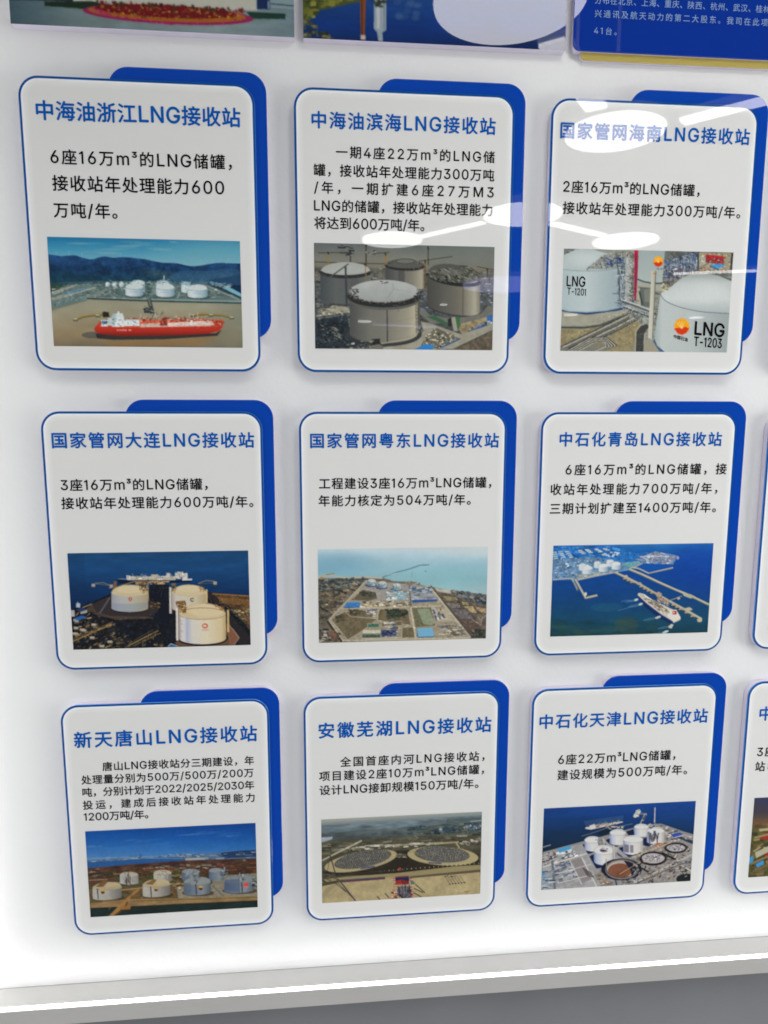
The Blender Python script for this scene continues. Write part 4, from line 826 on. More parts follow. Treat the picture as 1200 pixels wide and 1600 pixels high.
def pic_blue_sky_tanks():
    p = Paint([(32, 77), (1170, 27), (1178, 587), (62, 652)], 7)
    p.poly(p.all(), grad([(30, (14, 62, 136)), (120, (24, 82, 156)), (200, (46, 104, 168)), (262, (84, 128, 172))]))
    p.poly([(34, 200), (600, 150), (600, 240), (40, 270)], (60, 116, 180), .3)
    for x, y, w in ((400, 143, 130), (760, 104, 150), (1000, 112, 90), (120, 180, 90), (900, 92, 160)):
        for k in range(7): p.ell(x + p.r.uniform(-.7, .7) * w, y + p.r.uniform(-8, 8) - (x - 600) * .0, w * p.r.uniform(.2, .6), p.r.uniform(2, 6), (112, 150, 194), .13, -.08)
    p.mottle(p.all(), .03, 6)
    p.poly([(36, 272), (300, 256), (900, 230), (1000, 215), (1172, 208), (1178, 587), (62, 652)], (80, 104, 130)); p.poly([(940, 225), (1080, 210), (1172, 208), (1172, 252), (940, 262)], (36, 56, 90)); p.clutter([(40, 255), (380, 242), (1170, 220), (1170, 275), (40, 300)], 150, [(110, 136, 160), (50, 80, 116), (140, 158, 170), (70, 86, 100), (150, 140, 130)], 10, 60, .15, -.04, .05)
    p.poly([(40, 285), (400, 262), (690, 250), (700, 275), (360, 300), (45, 325)], (40, 84, 138)); p.line([(40, 262), (690, 240)], (110, 146, 182), 5); p.line([(250, 255), (690, 262)], (96, 130, 160), 6); p.poly([(700, 262), (820, 256), (840, 275), (700, 280)], (150, 158, 160)); p.clutter([(390, 232), (410, 232), (405, 256), (392, 256)], 8, [(30, 50, 80)], 6, 14, .4)
    p.clutter([(520, 236), (820, 222), (820, 252), (520, 256)], 40, [(112, 130, 152), (130, 142, 158), (70, 90, 116)], 5, 18, .4)
    gr = [(46, 325), (360, 298), (700, 275), (1172, 262), (1178, 587), (62, 652)]
    p.poly(gr, grad([(270, (66, 48, 44)), (340, (82, 50, 38)), (400, (60, 60, 36)), (480, (92, 78, 54)), (560, (84, 72, 50))])); p.mottle(gr, .35, 26, .4)
    p.clutter([(46, 330), (1172, 270), (1172, 340), (50, 390)], 170, [(98, 52, 38), (60, 56, 44), (84, 66, 44), (52, 42, 40), (120, 110, 90)], 12, 70, .18, -.05, .05); p.clutter([(380, 350), (680, 340), (660, 390), (390, 400)], 60, [(56, 74, 34), (70, 84, 40), (90, 70, 50)], 10, 40, .4)
    p.clutter([(430, 305), (900, 295), (900, 330), (430, 330)], 24, [(140, 130, 110), (110, 100, 86)], 8, 36, .25, -.05); p.poly([(50, 395), (230, 385), (240, 430), (60, 440)], (84, 60, 48)); p.line([(50, 405), (180, 398)], (160, 120, 96), 6)
    p.poly([(640, 450), (1178, 400), (1178, 510), (650, 525)], (128, 122, 106)); p.mottle([(640, 450), (1178, 400), (1178, 510), (650, 525)], .1, 16); p.poly([(870, 380), (1178, 360), (1178, 410), (880, 435)], (120, 116, 98)); p.line([(880, 445), (960, 520)], (80, 76, 66), 5)
    p.poly([(400, 470), (640, 440), (640, 520), (330, 540)], (96, 76, 50)); p.line([(590, 432), (690, 430)], (160, 142, 110), 8); p.line([(600, 375), (680, 370)], (150, 136, 110), 7); p.clutter([(600, 370), (690, 370), (690, 460), (610, 460)], 40, [(130, 92, 60), (84, 70, 52), (150, 130, 100)], 8, 30, .3)
    p.grain(gr, 1500, .6, 1.5, (3, 14), .3, -.05, .3)
    G = [(0, (172, 168, 158)), (.5, (160, 157, 147)), (1, (106, 103, 98))]; B = [(0, (80, 92, 108)), (.3, (102, 114, 128)), (.7, (122, 131, 138)), (1, (80, 88, 98))]
    p.tank(325, 368, 62, 10, 55, [(0, (170, 172, 172)), (.4, (150, 150, 150)), (.5, (84, 80, 74)), (.6, (160, 158, 150)), (1, (130, 130, 126))], (170, 162, 144), 10); p.tank(548, 358, 60, 10, 50, G, (176, 168, 146), 12); p.poly([(270, 378), (330, 350), (330, 440), (300, 430)], (150, 150, 148), .8); p.sticks([(290, 360), (350, 360), (350, 430), (290, 430)], 22, [(70, 56, 44), (170, 165, 155)], 12, 50, 4, (1.57,)); p.sticks([(520, 345), (585, 345), (580, 400), (525, 400)], 18, [(110, 100, 86), (190, 184, 168)], 10, 34, 3)
    p.tank(734, 350, 58, 12, 52, B, (128, 136, 140), 8); p.tank(905, 345, 50, 10, 56, B, (130, 136, 140), 10); p.sticks([(700, 335), (790, 335), (790, 390), (710, 390)], 34, [(70, 80, 90), (160, 166, 168)], 10, 40, 3, (1.57, 0)); p.sticks([(930, 325), (985, 325), (985, 390), (935, 390)], 36, [(80, 90, 100), (150, 156, 160), (50, 56, 66)], 10, 46, 3, (1.57, 0))
    for x, y, rx, c, d, h in ((177, 450, 98, G, (166, 152, 120), 68), (506, 432, 92, G, (174, 158, 124), 68), (778, 418, 90, B, (132, 138, 138), 70), (1055, 408, 100, B, (122, 128, 132), 66)):
        p.ell(x + 4, y + h + 3, rx + 16, 22, (62, 50, 36), .8); p.tank(x, y, rx, 18, h, c, d, 16, (140, 134, 118), None, -6)
    p.poly([(962, 404), (1060, 400), (1060, 488), (962, 470)], (66, 80, 112), .55); p.poly([(688, 420), (740, 420), (740, 498), (690, 485)], (84, 100, 116), .4)
    p.poly([(100, 448), (150, 408), (185, 412), (150, 448)], (110, 84, 50)); p.poly([(430, 430), (490, 398), (510, 404), (480, 436)], (120, 92, 54)); p.poly([(190, 415), (262, 418), (266, 440), (160, 450)], (182, 166, 130), .7); p.poly([(505, 402), (570, 400), (590, 424), (495, 436)], (182, 166, 130), .7)
    for x, y in ((112, 460), (468, 448), (768, 432), (1072, 418)): p.line([(x, y), (x + 4, y + 70)], (40, 40, 44), 6)
    for x, y, r in ((148, 480, 14), (503, 465, 13), (800, 457, 14)): p.ell(x, y - 2, r, r * .8, (200, 150, 40)); p.poly([(x - r, y), (x + r, y), (x + r * .5, y + r), (x - r * .5, y + r)], (60, 36, 30))
    p.ell(1100, 436, 15, 12, (205, 70, 56)); p.rect(1086, 446, 1116, 456, (190, 110, 120)); p.sticks([(755, 380), (800, 380), (795, 420), (760, 420)], 24, [(60, 66, 72), (110, 116, 120)], 8, 30, 3); p.sticks([(1045, 352), (1090, 352), (1090, 405), (1050, 405)], 30, [(60, 66, 74), (170, 174, 174)], 8, 36, 3); p.clutter([(1140, 385), (1175, 385), (1175, 450), (1150, 450)], 16, [(150, 156, 160), (50, 60, 60)], 6, 22, .5)
    p.poly([(60, 555), (330, 530), (640, 525), (1178, 510), (1178, 540), (700, 560), (330, 580), (62, 590)], (140, 112, 76)); p.mottle([(60, 555), (330, 530), (640, 525), (1178, 510), (1178, 540), (330, 580), (62, 590)], .2, 24, .3); p.line([(330, 545), (640, 535), (1178, 520)], (92, 88, 44), 6); p.line([(62, 545), (250, 535)], (92, 84, 46), 6)
    w = [(62, 588), (330, 578), (700, 560), (1178, 540), (1178, 590), (62, 655)]
    p.poly(w, (28, 42, 40)); p.mottle(w, .2, 30, .4); p.line([(62, 590), (330, 580), (700, 562), (1178, 542)], (44, 40, 30), 5)
    p.poly([(178, 648), (270, 560), (300, 530), (380, 460), (395, 466), (310, 545), (290, 580), (215, 642)], (150, 112, 62)); p.poly([(215, 642), (290, 580), (310, 545), (316, 552), (300, 590), (235, 640)], (84, 58, 34)); p.poly([(262, 580), (335, 572), (330, 600), (262, 604)], (142, 98, 52)); p.line([(262, 604), (330, 600)], (50, 40, 30), 6); p.line([(270, 470), (420, 455)], (170, 130, 84), 7); p.line([(330, 512), (390, 505)], (120, 84, 48), 12); p.line([(185, 600), (200, 582)], (130, 120, 100), 4)
    p.mottle(p.all(), .05, 40)
    return p.result()


def pic_round_foundations():
    p = Paint([(28, 86), (1143, 33), (1128, 600), (32, 664)], 8)
    p.poly(p.all(), (150, 152, 140))
    # slanted bands follow the tilted horizon
    for q, c in (([(28, 86), (1143, 33), (1143, 60), (28, 125)], (152, 156, 146)), ([(28, 120), (1143, 55), (1143, 100), (28, 160)], (112, 126, 134)), ([(28, 150), (1143, 80), (1143, 130), (28, 200)], (86, 106, 120)), ([(28, 180), (1143, 105), (1143, 200), (28, 250)], (76, 86, 88)), ([(28, 230), (1143, 160), (1143, 300), (28, 400)], (80, 80, 66))): p.poly(q, c)
    for i in range(40): 
        t = i / 40; y0 = 108 + t * 130; p.line([(28, y0), (1143, y0 - 66 + t * 12)], [(120 - 45 * t, 134 - 50 * t, 138 - 56 * t)][0], 5, .5)
    p.mottle([(28, 130), (1143, 60), (1143, 260), (28, 330)], .3, 26, .25); p.poly([(900, 85), (1143, 70), (1140, 140), (880, 140)], (70, 84, 84), .6)
    p.clutter([(620, 140), (1140, 110), (1140, 180), (640, 190)], 120, [(44, 58, 68), (60, 74, 72), (90, 96, 84)], 12, 50, .3, -.05, .1); p.poly([(28, 210), (110, 206), (105, 222), (40, 242), (28, 242)], (150, 160, 172)); p.ell(855, 156, 12, 9, (130, 160, 176)); p.clutter([(1020, 130), (1140, 125), (1140, 155), (1020, 155)], 24, [(84, 96, 120), (150, 160, 165)], 6, 22, .6, 1.5); p.line([(1060, 102), (1140, 96)], (150, 165, 165), 6); p.line([(675, 195), (712, 228)], (150, 142, 116), 4)
    p.poly([(28, 250), (1140, 195), (1128, 600), (32, 664)], (74, 72, 58)); p.mottle([(28, 250), (1140, 190), (1128, 420), (28, 520)], .25, 26, .4); p.clutter([(28, 260), (1140, 190), (1140, 235), (28, 330)], 110, [(96, 94, 74), (56, 58, 50), (110, 104, 80), (130, 130, 118)], 14, 80, .14, -.06, .06)
    R = (158, 146, 108)
    p.line([(32, 370), (150, 310), (310, 232)], (166, 160, 136), 12); p.line([(190, 290), (420, 268), (780, 255), (1140, 235)], (160, 152, 124), 12); p.line([(330, 268), (460, 262)], (176, 176, 166), 9); p.line([(820, 255), (960, 245), (985, 285)], R, 11); p.clutter([(200, 280), (800, 240), (800, 265), (220, 300)], 50, [(176, 172, 156), (110, 104, 88)], 8, 40, .25, -.05); p.clutter([(980, 235), (1138, 225), (1138, 262), (990, 262)], 40, [(170, 165, 150), (90, 90, 86), (60, 60, 60)], 6, 24, .5)
    p.poly([(60, 420), (560, 300), (640, 300), (1120, 320), (1128, 440), (540, 470), (60, 470)], (46, 42, 34)); p.mottle([(60, 420), (560, 300), (1120, 300), (1128, 440), (60, 470)], .2, 20)
    p.poly([(28, 500), (200, 480), (560, 455), (950, 410), (1130, 400), (1130, 440), (640, 480), (32, 530)], (142, 130, 94)); 
    for cx, cy, rx, ry, ro in ((302, 372, 256, 62, -.19), (870, 338, 246, 64, .06)):
        p.ell(cx, cy, rx, ry, R, 1, ro); p.ell(cx, cy + 4, rx * .99, ry * .99, (172, 160, 120), .5, ro)
        icx, icy, irx, iry = (cx + 14, cy - 12, rx * .79, ry * .9) if ro < 0 else (cx - 6, cy - 10, rx * .78, ry * .86)
        p.ell(icx, icy, irx, iry, (58, 56, 52), 1, ro)
        for j in range(22):
            v = -1 + 2 * (j + .5) / 22; n = int(34 * math.sqrt(1 - v * v))
            for i in range(n):
                u = (-1 + 2 * (i + .5) / max(1, n)) * math.sqrt(1 - v * v); x = icx + irx * u * math.cos(ro) - iry * v * math.sin(ro) + v * irx * .05; y = icy + irx * u * math.sin(ro) + iry * v * math.cos(ro)
                c = p.r.choice([(206, 203, 190), (184, 182, 170), (150, 148, 138)]); p.rect(x - 2.4, y - 2, x + 2.6, y + 1.6, c); p.rect(x - 1.5, y + 1.6, x + 2.6, y + 4, (30, 30, 30))
    p.line([(300, 425), (400, 410)], (66, 70, 110), 9); p.line([(770, 385), (860, 390)], (66, 64, 100), 9)
    p.poly([(540, 350), (610, 345), (640, 385), (580, 440), (420, 440), (520, 390)], (42, 38, 32)); p.poly([(550, 325), (610, 322), (620, 345), (545, 350)], (96, 90, 76)); p.clutter([(545, 322), (620, 322), (620, 350), (545, 350)], 20, [(60, 56, 48), (130, 124, 106)], 6, 20, .4)
    p.grain([(28, 200), (1140, 130), (1140, 300), (28, 400)], 900, .7, 1.35, (3, 14), .3, -.06, .2)
    for i in range(46): x = 420 + i * 15.5; y = 448 - i * 1.2; p.rect(x - 2, y - 8, x + 2, y, (205, 200, 180) if i % 2 else (60, 56, 48))
    p.line([(200, 466), (470, 440)], (60, 54, 44), 5); p.clutter([(32, 440), (150, 445), (150, 500), (32, 520)], 40, [(40, 40, 36), (90, 84, 66), (60, 58, 48)], 10, 40, .3)
    p.grain([(32, 530), (170, 505), (640, 480), (1130, 440), (1128, 600), (32, 664)], 1, 1, 1)
    fg = [(32, 530), (170, 505), (640, 480), (1130, 440), (1128, 600), (32, 664)]
    p.poly(fg, (164, 150, 112)); p.mottle(fg, .1, 12); p.mottle(fg, .06, 40); p.poly([(32, 520), (180, 500), (190, 515), (32, 545)], (70, 66, 50)); p.poly([(32, 640), (160, 510), (60, 560), (32, 600)], (146, 134, 104)); p.poly([(640, 478), (1130, 432), (1130, 450), (640, 492)], (88, 80, 62))
    p.line([(175, 512), (470, 490)], (64, 60, 80), 15); p.line([(180, 518), (470, 497)], (140, 60, 56), 4); p.line([(175, 502), (470, 482)], (86, 84, 90), 5)
    for q, w in (([(165, 520), (265, 648)], 8), ([(115, 515), (200, 585)], 4), ([(130, 510), (240, 620)], 4), ([(90, 330), (125, 455)], 7), ([(92, 330), (72, 440)], 3)): p.line(q, (60, 54, 54), w)
    p.poly([(540, 480), (635, 474), (636, 532), (542, 536)], (34, 40, 70)); p.poly([(542, 512), (580, 500), (590, 534), (542, 536)], (150, 44, 40)); p.poly([(585, 500), (636, 514), (636, 532), (590, 534)], (120, 40, 40)); p.poly([(636, 485), (684, 530), (650, 535)], (90, 104, 100)); p.line([(540, 484), (634, 478)], (190, 50, 60), 5)
    p.poly([(552, 552), (645, 546), (668, 628), (600, 630), (552, 610)], (84, 80, 86)); p.sticks([(555, 552), (645, 548), (660, 626), (560, 612)], 80, [(44, 44, 60), (130, 124, 120), (60, 56, 66)], 14, 44, 4, (1.4,)); 
    for x, y in ((530, 500), (535, 540), (528, 580), (540, 605), (650, 500), (652, 560), (656, 590), (660, 615)): p.rect(x - 7, y - 10, x + 6, y + 10, (168, 72, 68)); p.rect(x - 7, y - 2, x + 6, y + 3, (206, 180, 168))
    p.clutter([(500, 590), (560, 580), (550, 635), (510, 635)], 20, [(200, 70, 60), (60, 50, 46), (215, 200, 170)], 6, 20, .5); p.line([(570, 600), (590, 630)], (30, 28, 28), 8)
    for q in ([(415, 615), (435, 640)], [(468, 594), (496, 626)], [(680, 535), (745, 592)], [(665, 590), (720, 620)], [(668, 560), (730, 590)]): p.line(q, (50, 46, 42), 6)
    for i in range(6): x = 885 + i * 20; p.line([(x, 480 - i * 1.5), (x + 34, 534 - i * 2)], (100, 92, 76), 3.5); p.rect(x + 28, 528 - i * 2, x + 38, 536 - i * 2, (40, 36, 34))
    p.clutter([(880, 470), (1000, 465), (1000, 480), (885, 485)], 14, [(60, 54, 48), (130, 120, 100)], 6, 22, .4); p.ell(572, 428, 10, 12, (150, 60, 56)); p.clutter([(940, 580), (1080, 570), (1080, 600), (950, 600)], 12, [(140, 126, 92), (180, 166, 126)], 10, 40, .3)
    return p.result()


def pic_sea_tank_farm():
    p = Paint([(48, 85), (1183, 30), (1140, 628), (25, 692)], 9)
    p.poly(p.all(), grad([(30, (26, 66, 138)), (150, (20, 58, 116)), (280, (20, 46, 78)), (400, (22, 40, 60))])); p.mottle(p.all(), .06, 20, .3)
    p.poly([(40, 410), (340, 330), (480, 295), (700, 235), (830, 205), (920, 200), (1165, 285), (1140, 628), (25, 692)], (138, 134, 130)); site = [(40, 420), (480, 300), (830, 205), (1165, 290), (1140, 628), (25, 692)]; p.mottle(site, .16, 26)
    p.poly([(960, 260), (1165, 330), (1160, 360), (1040, 310)], (40, 56, 80)); p.line([(870, 200), (1165, 285)], (130, 128, 124), 9); p.line([(1030, 305), (1160, 358)], (150, 146, 138), 5)
    # ships
    p.poly([(355, 238), (400, 245), (640, 190), (632, 182), (400, 222), (360, 225)], (196, 190, 182)); p.poly([(358, 240), (380, 252), (560, 222), (640, 192), (400, 244)], (30, 40, 74)); p.poly([(385, 215), (425, 200), (440, 232), (400, 244)], (205, 200, 194)); p.clutter([(430, 210), (610, 182), (610, 198), (440, 225)], 40, [(215, 205, 190), (150, 130, 116), (120, 112, 110)], 6, 22, .5, -.2); p.sticks([(430, 195), (610, 175), (610, 195), (430, 215)], 20, [(190, 180, 165)], 8, 20, 2, (1.57,)); p.poly([(345, 180), (420, 170), (640, 140), (640, 170), (560, 190), (420, 210), (360, 220)], (96, 112, 134), .28)
    p.poly([(712, 146), (740, 100), (760, 92), (772, 108), (750, 148), (725, 158)], (196, 196, 186)); p.poly([(712, 146), (725, 158), (750, 148), (748, 156), (722, 164)], (34, 40, 60)); p.sticks([(725, 100), (765, 100), (760, 145), (725, 145)], 16, [(120, 140, 130), (220, 215, 205), (90, 90, 90)], 8, 24, 3, (1.2, .2)); p.line([(768, 128), (812, 128)], (150, 146, 138), 10); p.line([(800, 128), (765, 205)], (160, 152, 140), 9); p.clutter([(780, 120), (815, 120), (800, 190), (785, 190)], 14, [(190, 184, 170), (96, 94, 92)], 5, 16, .5)
    p.line([(330, 292), (400, 272), (520, 230), (560, 228)], (130, 126, 116), 4); p.line([(560, 225), (640, 215), (710, 200)], (120, 120, 118), 4); p.clutter([(510, 220), (650, 215), (640, 245), (540, 245)], 40, [(160, 152, 138), (80, 80, 84), (190, 184, 170)], 6, 22, .4); p.poly([(440, 270), (510, 240), (560, 248), (480, 290)], (22, 34, 50)); p.line([(40, 374), (100, 356)], (170, 172, 170), 6); p.line([(876, 80), (872, 195)], (190, 186, 180), 8)
    p.clutter([(480, 300), (830, 210), (920, 205), (1160, 300), (1040, 330), (700, 350)], 150, [(170, 164, 156), (96, 92, 92), (60, 66, 84), (196, 190, 182)], 8, 36, .35, -.3, .6)
    W = [(0, (120, 134, 172)), (.15, (176, 182, 198)), (.45, (206, 206, 204)), (.8, (200, 196, 190)), (1, (160, 156, 152))]

    p.grain(site, 1800, .6, 1.4, (3, 13), .4, -.3, .9)

    def tk(x, y, rx, ry, h, dark=None):
        p.ell(x - rx * .7, y + h + 2, rx * .95, ry * 1.7, (24, 34, 70)); p.tank(x, y, rx, ry, h, W, (206, 206, 204), 8)
        p.ring(x, y, rx, ry, (150, 150, 150), 3, .8)
        if dark: p.poly([(x + a * rx, y + ry + 8) if False else (x + a * rx, y + b) for a, b in dark], (110, 106, 110))
    tk(775, 225, 55, 16, 58); p.poly([(660, 258), (715, 240), (720, 275), (680, 290)], (22, 30, 60))
    tk(880, 255, 66, 20, 78); p.sticks([(820, 270), (900, 270), (900, 335), (830, 335)], 22, [(90, 88, 96), (60, 60, 72)], 30, 60, 8, (1.57,)); tk(598, 268, 60, 20, 72); tk(412, 322, 62, 22, 62); p.sticks([(440, 310), (480, 310), (480, 360), (450, 360)], 14, [(110, 110, 112)], 14, 40, 4, (1.57, 0))
    tk(712, 318, 74, 24, 90); p.poly([(645, 352), (680, 358), (680, 414), (645, 408)], (116, 112, 122)); p.poly([(690, 358), (714, 360), (714, 416), (690, 414)], (126, 122, 128)); p.clutter([(850, 345), (960, 345), (900, 385), (840, 380)], 50, [(170, 100, 70), (110, 90, 80), (196, 186, 170)], 6, 22, .4)
    p.ell(500, 490, 160, 44, (176, 172, 166)); tk(498, 398, 78, 32, 78); p.ell(490, 400, 24, 10, (70, 60, 100)); p.clutter([(465, 380), (520, 380), (520, 412), (465, 412)], 14, [(60, 56, 84), (170, 150, 130)], 6, 20, .4); p.line([(568, 360), (572, 480)], (180, 180, 178), 10); p.line([(560, 372), (566, 478)], (96, 96, 110), 3)
    p.poly([(480, 300), (530, 345), (600, 380), (680, 450), (640, 450), (560, 390), (490, 340)], (182, 178, 170), .8)
    # tank pits
    p.ell(625, 540, 152, 82, (24, 30, 52)); p.ell(628, 538, 118, 70, (166, 160, 152)); p.ell(612, 550, 88, 56, (118, 76, 56)); p.mottle([(530, 490), (700, 490), (700, 610), (530, 610)], .15, 14); p.poly([(640, 472), (720, 478), (745, 530), (700, 590), (690, 540)], (28, 28, 46)); p.ring(628, 538, 118, 70, (120, 112, 104), 14, 1); p.ring(628, 532, 118, 68, (44, 40, 48), 4, .8); p.line([(610, 575), (790, 470)], (176, 160, 120), 5); p.line([(510, 460), (515, 530)], (150, 140, 120), 6); p.line([(700, 515), (770, 585)], (60, 56, 60), 4)
    for x, y, rx, ry in ((860, 458, 104, 50), (1030, 380, 86, 38)):
        p.ell(x, y, rx, ry, (34, 30, 40)); p.ell(x + 2, y - 4, rx * .82, ry * .84, (172, 168, 164)); p.clutter([(x - rx * .6, y - ry * .5), (x + rx * .6, y - ry * .5), (x + rx * .6, y + ry * .5), (x - rx * .6, y + ry * .5)], 60, [(110, 108, 116), (200, 196, 190), (60, 58, 70)], 5, 20, .4, .3, 1.2); p.ring(x, y, rx, ry, (96, 86, 78), 7); p.ring(x, y - 2, rx * .9, ry * .9, (30, 26, 32), 6, 1, 0, 180)
    p.ell(1100, 605, 84, 46, (150, 146, 138)); p.ell(1108, 612, 76, 40, (30, 34, 36))
    p.line([(700, 450), (1000, 340)], (176, 160, 132), 9); p.line([(720, 640), (1150, 430)], (182, 176, 166), 10); p.line([(700, 660), (1140, 470)], (70, 66, 66), 6); p.line([(1070, 510), (1145, 552)], (196, 192, 186), 8); p.poly([(990, 280), (1060, 265), (1090, 282), (1020, 305)], (50, 74, 150)); p.line([(1020, 305), (1090, 284)], (190, 186, 180), 7); p.line([(840, 235), (872, 215)], (40, 60, 120), 10); p.clutter([(1090, 470), (1150, 455), (1140, 500), (1100, 500)], 20, [(60, 76, 100), (130, 130, 130), (40, 50, 66)], 6, 26, .4)
    p.clutter([(720, 430), (1010, 345), (1160, 380), (1140, 590), (800, 640), (700, 560)], 260, [(96, 88, 80), (176, 170, 158), (60, 54, 52), (130, 110, 90), (50, 50, 60)], 6, 30, .3, -.45, .8); p.poly([(930, 410), (1030, 460), (1020, 472), (925, 424)], (36, 32, 34)); p.poly([(750, 510), (830, 555), (820, 565), (745, 520)], (40, 36, 38))
    for x, y, rx, ry in ((860, 458, 84, 40), (1030, 380, 70, 31)): p.ell(x + 2, y - 4, rx, ry, (168, 164, 162)); p.clutter([(x - rx * .7, y - ry * .6), (x + rx * .7, y - ry * .6), (x + rx * .7, y + ry * .5), (x - rx * .7, y + ry * .5)], 70, [(116, 114, 122), (205, 200, 196), (70, 66, 80)], 5, 18, .4, .3, 1.2)
    for x, y, rx, ry in ((860, 460, 95, 46), (1030, 382, 78, 34)): p.ring(x, y, rx, ry, (34, 30, 38), 12)
    # left plant
    p.poly([(40, 430), (330, 345), (430, 520), (500, 670), (25, 692)], (150, 150, 150)); p.mottle([(40, 430), (330, 345), (500, 670), (25, 692)], .14, 22)
    p.poly([(150, 392), (240, 362), (255, 384), (152, 420)], (66, 150, 196)); p.poly([(152, 420), (255, 384), (258, 400), (155, 434)], (190, 194, 198)); p.clutter([(165, 420), (280, 390), (290, 440), (180, 460)], 30, [(215, 215, 215), (90, 90, 100)], 8, 36, .5, -.3); p.clutter([(40, 420), (150, 405), (160, 480), (40, 510)], 60, [(176, 170, 166), (96, 80, 76), (60, 60, 70), (200, 196, 190)], 8, 30, .4, -.2)
    p.line([(40, 520), (370, 420)], (200, 198, 194), 9); p.line([(110, 470), (130, 690)], (96, 104, 112), 18); p.poly([(25, 555), (55, 548), (55, 585), (28, 590)], (64, 150, 200)); p.clutter([(28, 560), (115, 540), (120, 680), (28, 690)], 60, [(120, 140, 160), (70, 80, 96), (176, 180, 184)], 10, 50, .2, -.1)
    p.clutter([(135, 490), (270, 460), (300, 600), (140, 640)], 120, [(64, 76, 104), (150, 156, 164), (96, 104, 120), (176, 174, 170)], 10, 50, .25, -.25, .15); p.poly([(250, 470), (330, 450), (420, 600), (330, 640)], (132, 126, 126)); p.line([(330, 450), (440, 668)], (196, 192, 186), 10); p.line([(240, 470), (330, 650)], (186, 182, 178), 8); p.line([(140, 570), (400, 500)], (190, 186, 182), 6); p.line([(150, 640), (440, 570)], (196, 192, 186), 6); p.poly([(330, 520), (400, 560), (420, 600), (370, 590)], (60, 50, 56), .6)
    p.poly([(420, 570), (480, 560), (560, 660), (480, 668)], (130, 122, 114)); p.clutter([(430, 570), (500, 570), (560, 650), (480, 665)], 40, [(170, 130, 80), (80, 76, 76), (200, 196, 190), (110, 104, 100)], 6, 24, .4); p.line([(580, 620), (590, 660)], (50, 60, 90), 10); p.clutter([(600, 620), (760, 600), (760, 650), (600, 660)], 40, [(60, 66, 84), (190, 184, 176), (110, 104, 100)], 6, 24, .4)
    return p.result()


def pic_dusk_works():
    p = Paint([(255, 877), (1290, 830), (1235, 1380), (210, 1423)], 10)
    p.poly(p.all(), grad([(870, (52, 60, 90)), (980, (66, 60, 66)), (1060, (110, 84, 56)), (1080, (84, 78, 48)), (1420, (74, 70, 40))]))
    p.mottle([(200, 1050), (1300, 1050), (1300, 1430), (200, 1430)], .35, 20)
    p.clutter([(220, 1070), (1280, 1050), (1240, 1380), (215, 1420)], 190, [(120, 106, 66), (60, 58, 40), (150, 140, 104), (90, 84, 50)], 20, 110, .25, -.3, .4)
    p.poly([(300, 1130), (420, 1100), (430, 1140), (310, 1165)], (160, 44, 40)); p.poly([(330, 1260), (430, 1220), (440, 1280), (350, 1310)], (150, 40, 38)); p.poly([(260, 1250), (420, 1180), (430, 1210), (270, 1290)], (170, 164, 140)); p.line([(255, 1150), (420, 1110)], (140, 130, 90), 14); p.line([(230, 1330), (420, 1250)], (120, 110, 80), 16)
    p.poly([(215, 1290), (245, 1270), (250, 1310), (220, 1330)], (60, 140, 190)); p.poly([(265, 1330), (320, 1305), (325, 1330), (275, 1355)], (60, 136, 196))
    p.poly([(520, 1120), (760, 1080), (780, 1130), (540, 1180)], (150, 44, 40)); p.tank(900, 1110, 90, 20, 110, [(0, (110, 100, 90)), (1, (190, 170, 130))], (190, 176, 140), 16)
    return p.result()


def pic_plaza():
    # origin pixels; bottom edge of the picture is what the photograph shows
    p = Paint([(3, -215), (470, -200), (460, 55), (16.8, 40)], 11)
    p.poly(p.all(), (120, 160, 190)); p.poly([(0, -120), (480, -110), (480, 60), (0, 60)], (104, 116, 120))
    p.clutter([(0, -150), (480, -140), (480, -60), (0, -60)], 60, [(60, 84, 60), (80, 100, 76)], 8, 30, .7); p.rect(60, -150, 420, -10, (168, 166, 156)); 
    for i in range(9): p.rect(78 + i * 38, -130, 98 + i * 38, -40, (70, 92, 116))
    g = [(14, 2), (120, 6), (470, 14), (465, 60), (10, 46)]
    p.poly(g, grad([(14, (62, 84, 94)), (120, (104, 122, 124)), (330, (122, 136, 138)), (470, (98, 118, 124))], 0)); p.mottle(g, .08, 30, .3)
    p.poly([(10, -30), (115, -28), (115, 7), (12, 6)], (34, 40, 58)); p.rect(113, -30, 402, 16, (172, 172, 160)); p.rect(401, -10, 422, 14, (22, 40, 78)); p.rect(419, 2, 421, 13, (150, 170, 190)); p.poly([(422, -10), (480, -8), (478, 14), (424, 12)], (120, 140, 146)); p.line([(424, 6), (470, 9)], (44, 70, 70), 2)
    p.poly([(69, 8), (140, 6), (180, 12), (140, 18), (69, 14)], (26, 42, 28)); p.poly([(384, 18), (447, 20), (446, 28), (392, 28)], (26, 54, 44))
    p.ell(261, 24, 134, 13.5, (132, 36, 78), 1, .035); p.ell(259, 22, 124, 11.5, (152, 88, 32), 1, .035); p.ell(257, 19, 112, 9, (98, 20, 24), 1, .035); p.rect(150, -5, 380, 8.5, (172, 172, 160))
    p.clutter([(140, 10), (380, 16), (370, 30), (200, 30)], 260, [(160, 104, 36), (112, 28, 28), (84, 18, 22), (140, 50, 30), (70, 66, 30), (164, 120, 44)], 1.5, 4, .6); p.clutter([(150, 6), (385, 14), (385, 18), (150, 11)], 90, [(60, 26, 24), (110, 24, 26), (46, 50, 26)], 1.5, 6, .8, 1.4, .4); p.clutter([(140, 14), (180, 26), (260, 36), (360, 34), (388, 26), (380, 32), (260, 38), (150, 24)], 90, [(170, 44, 100), (150, 30, 80)], 1.5, 4, .6)
    return p.result()


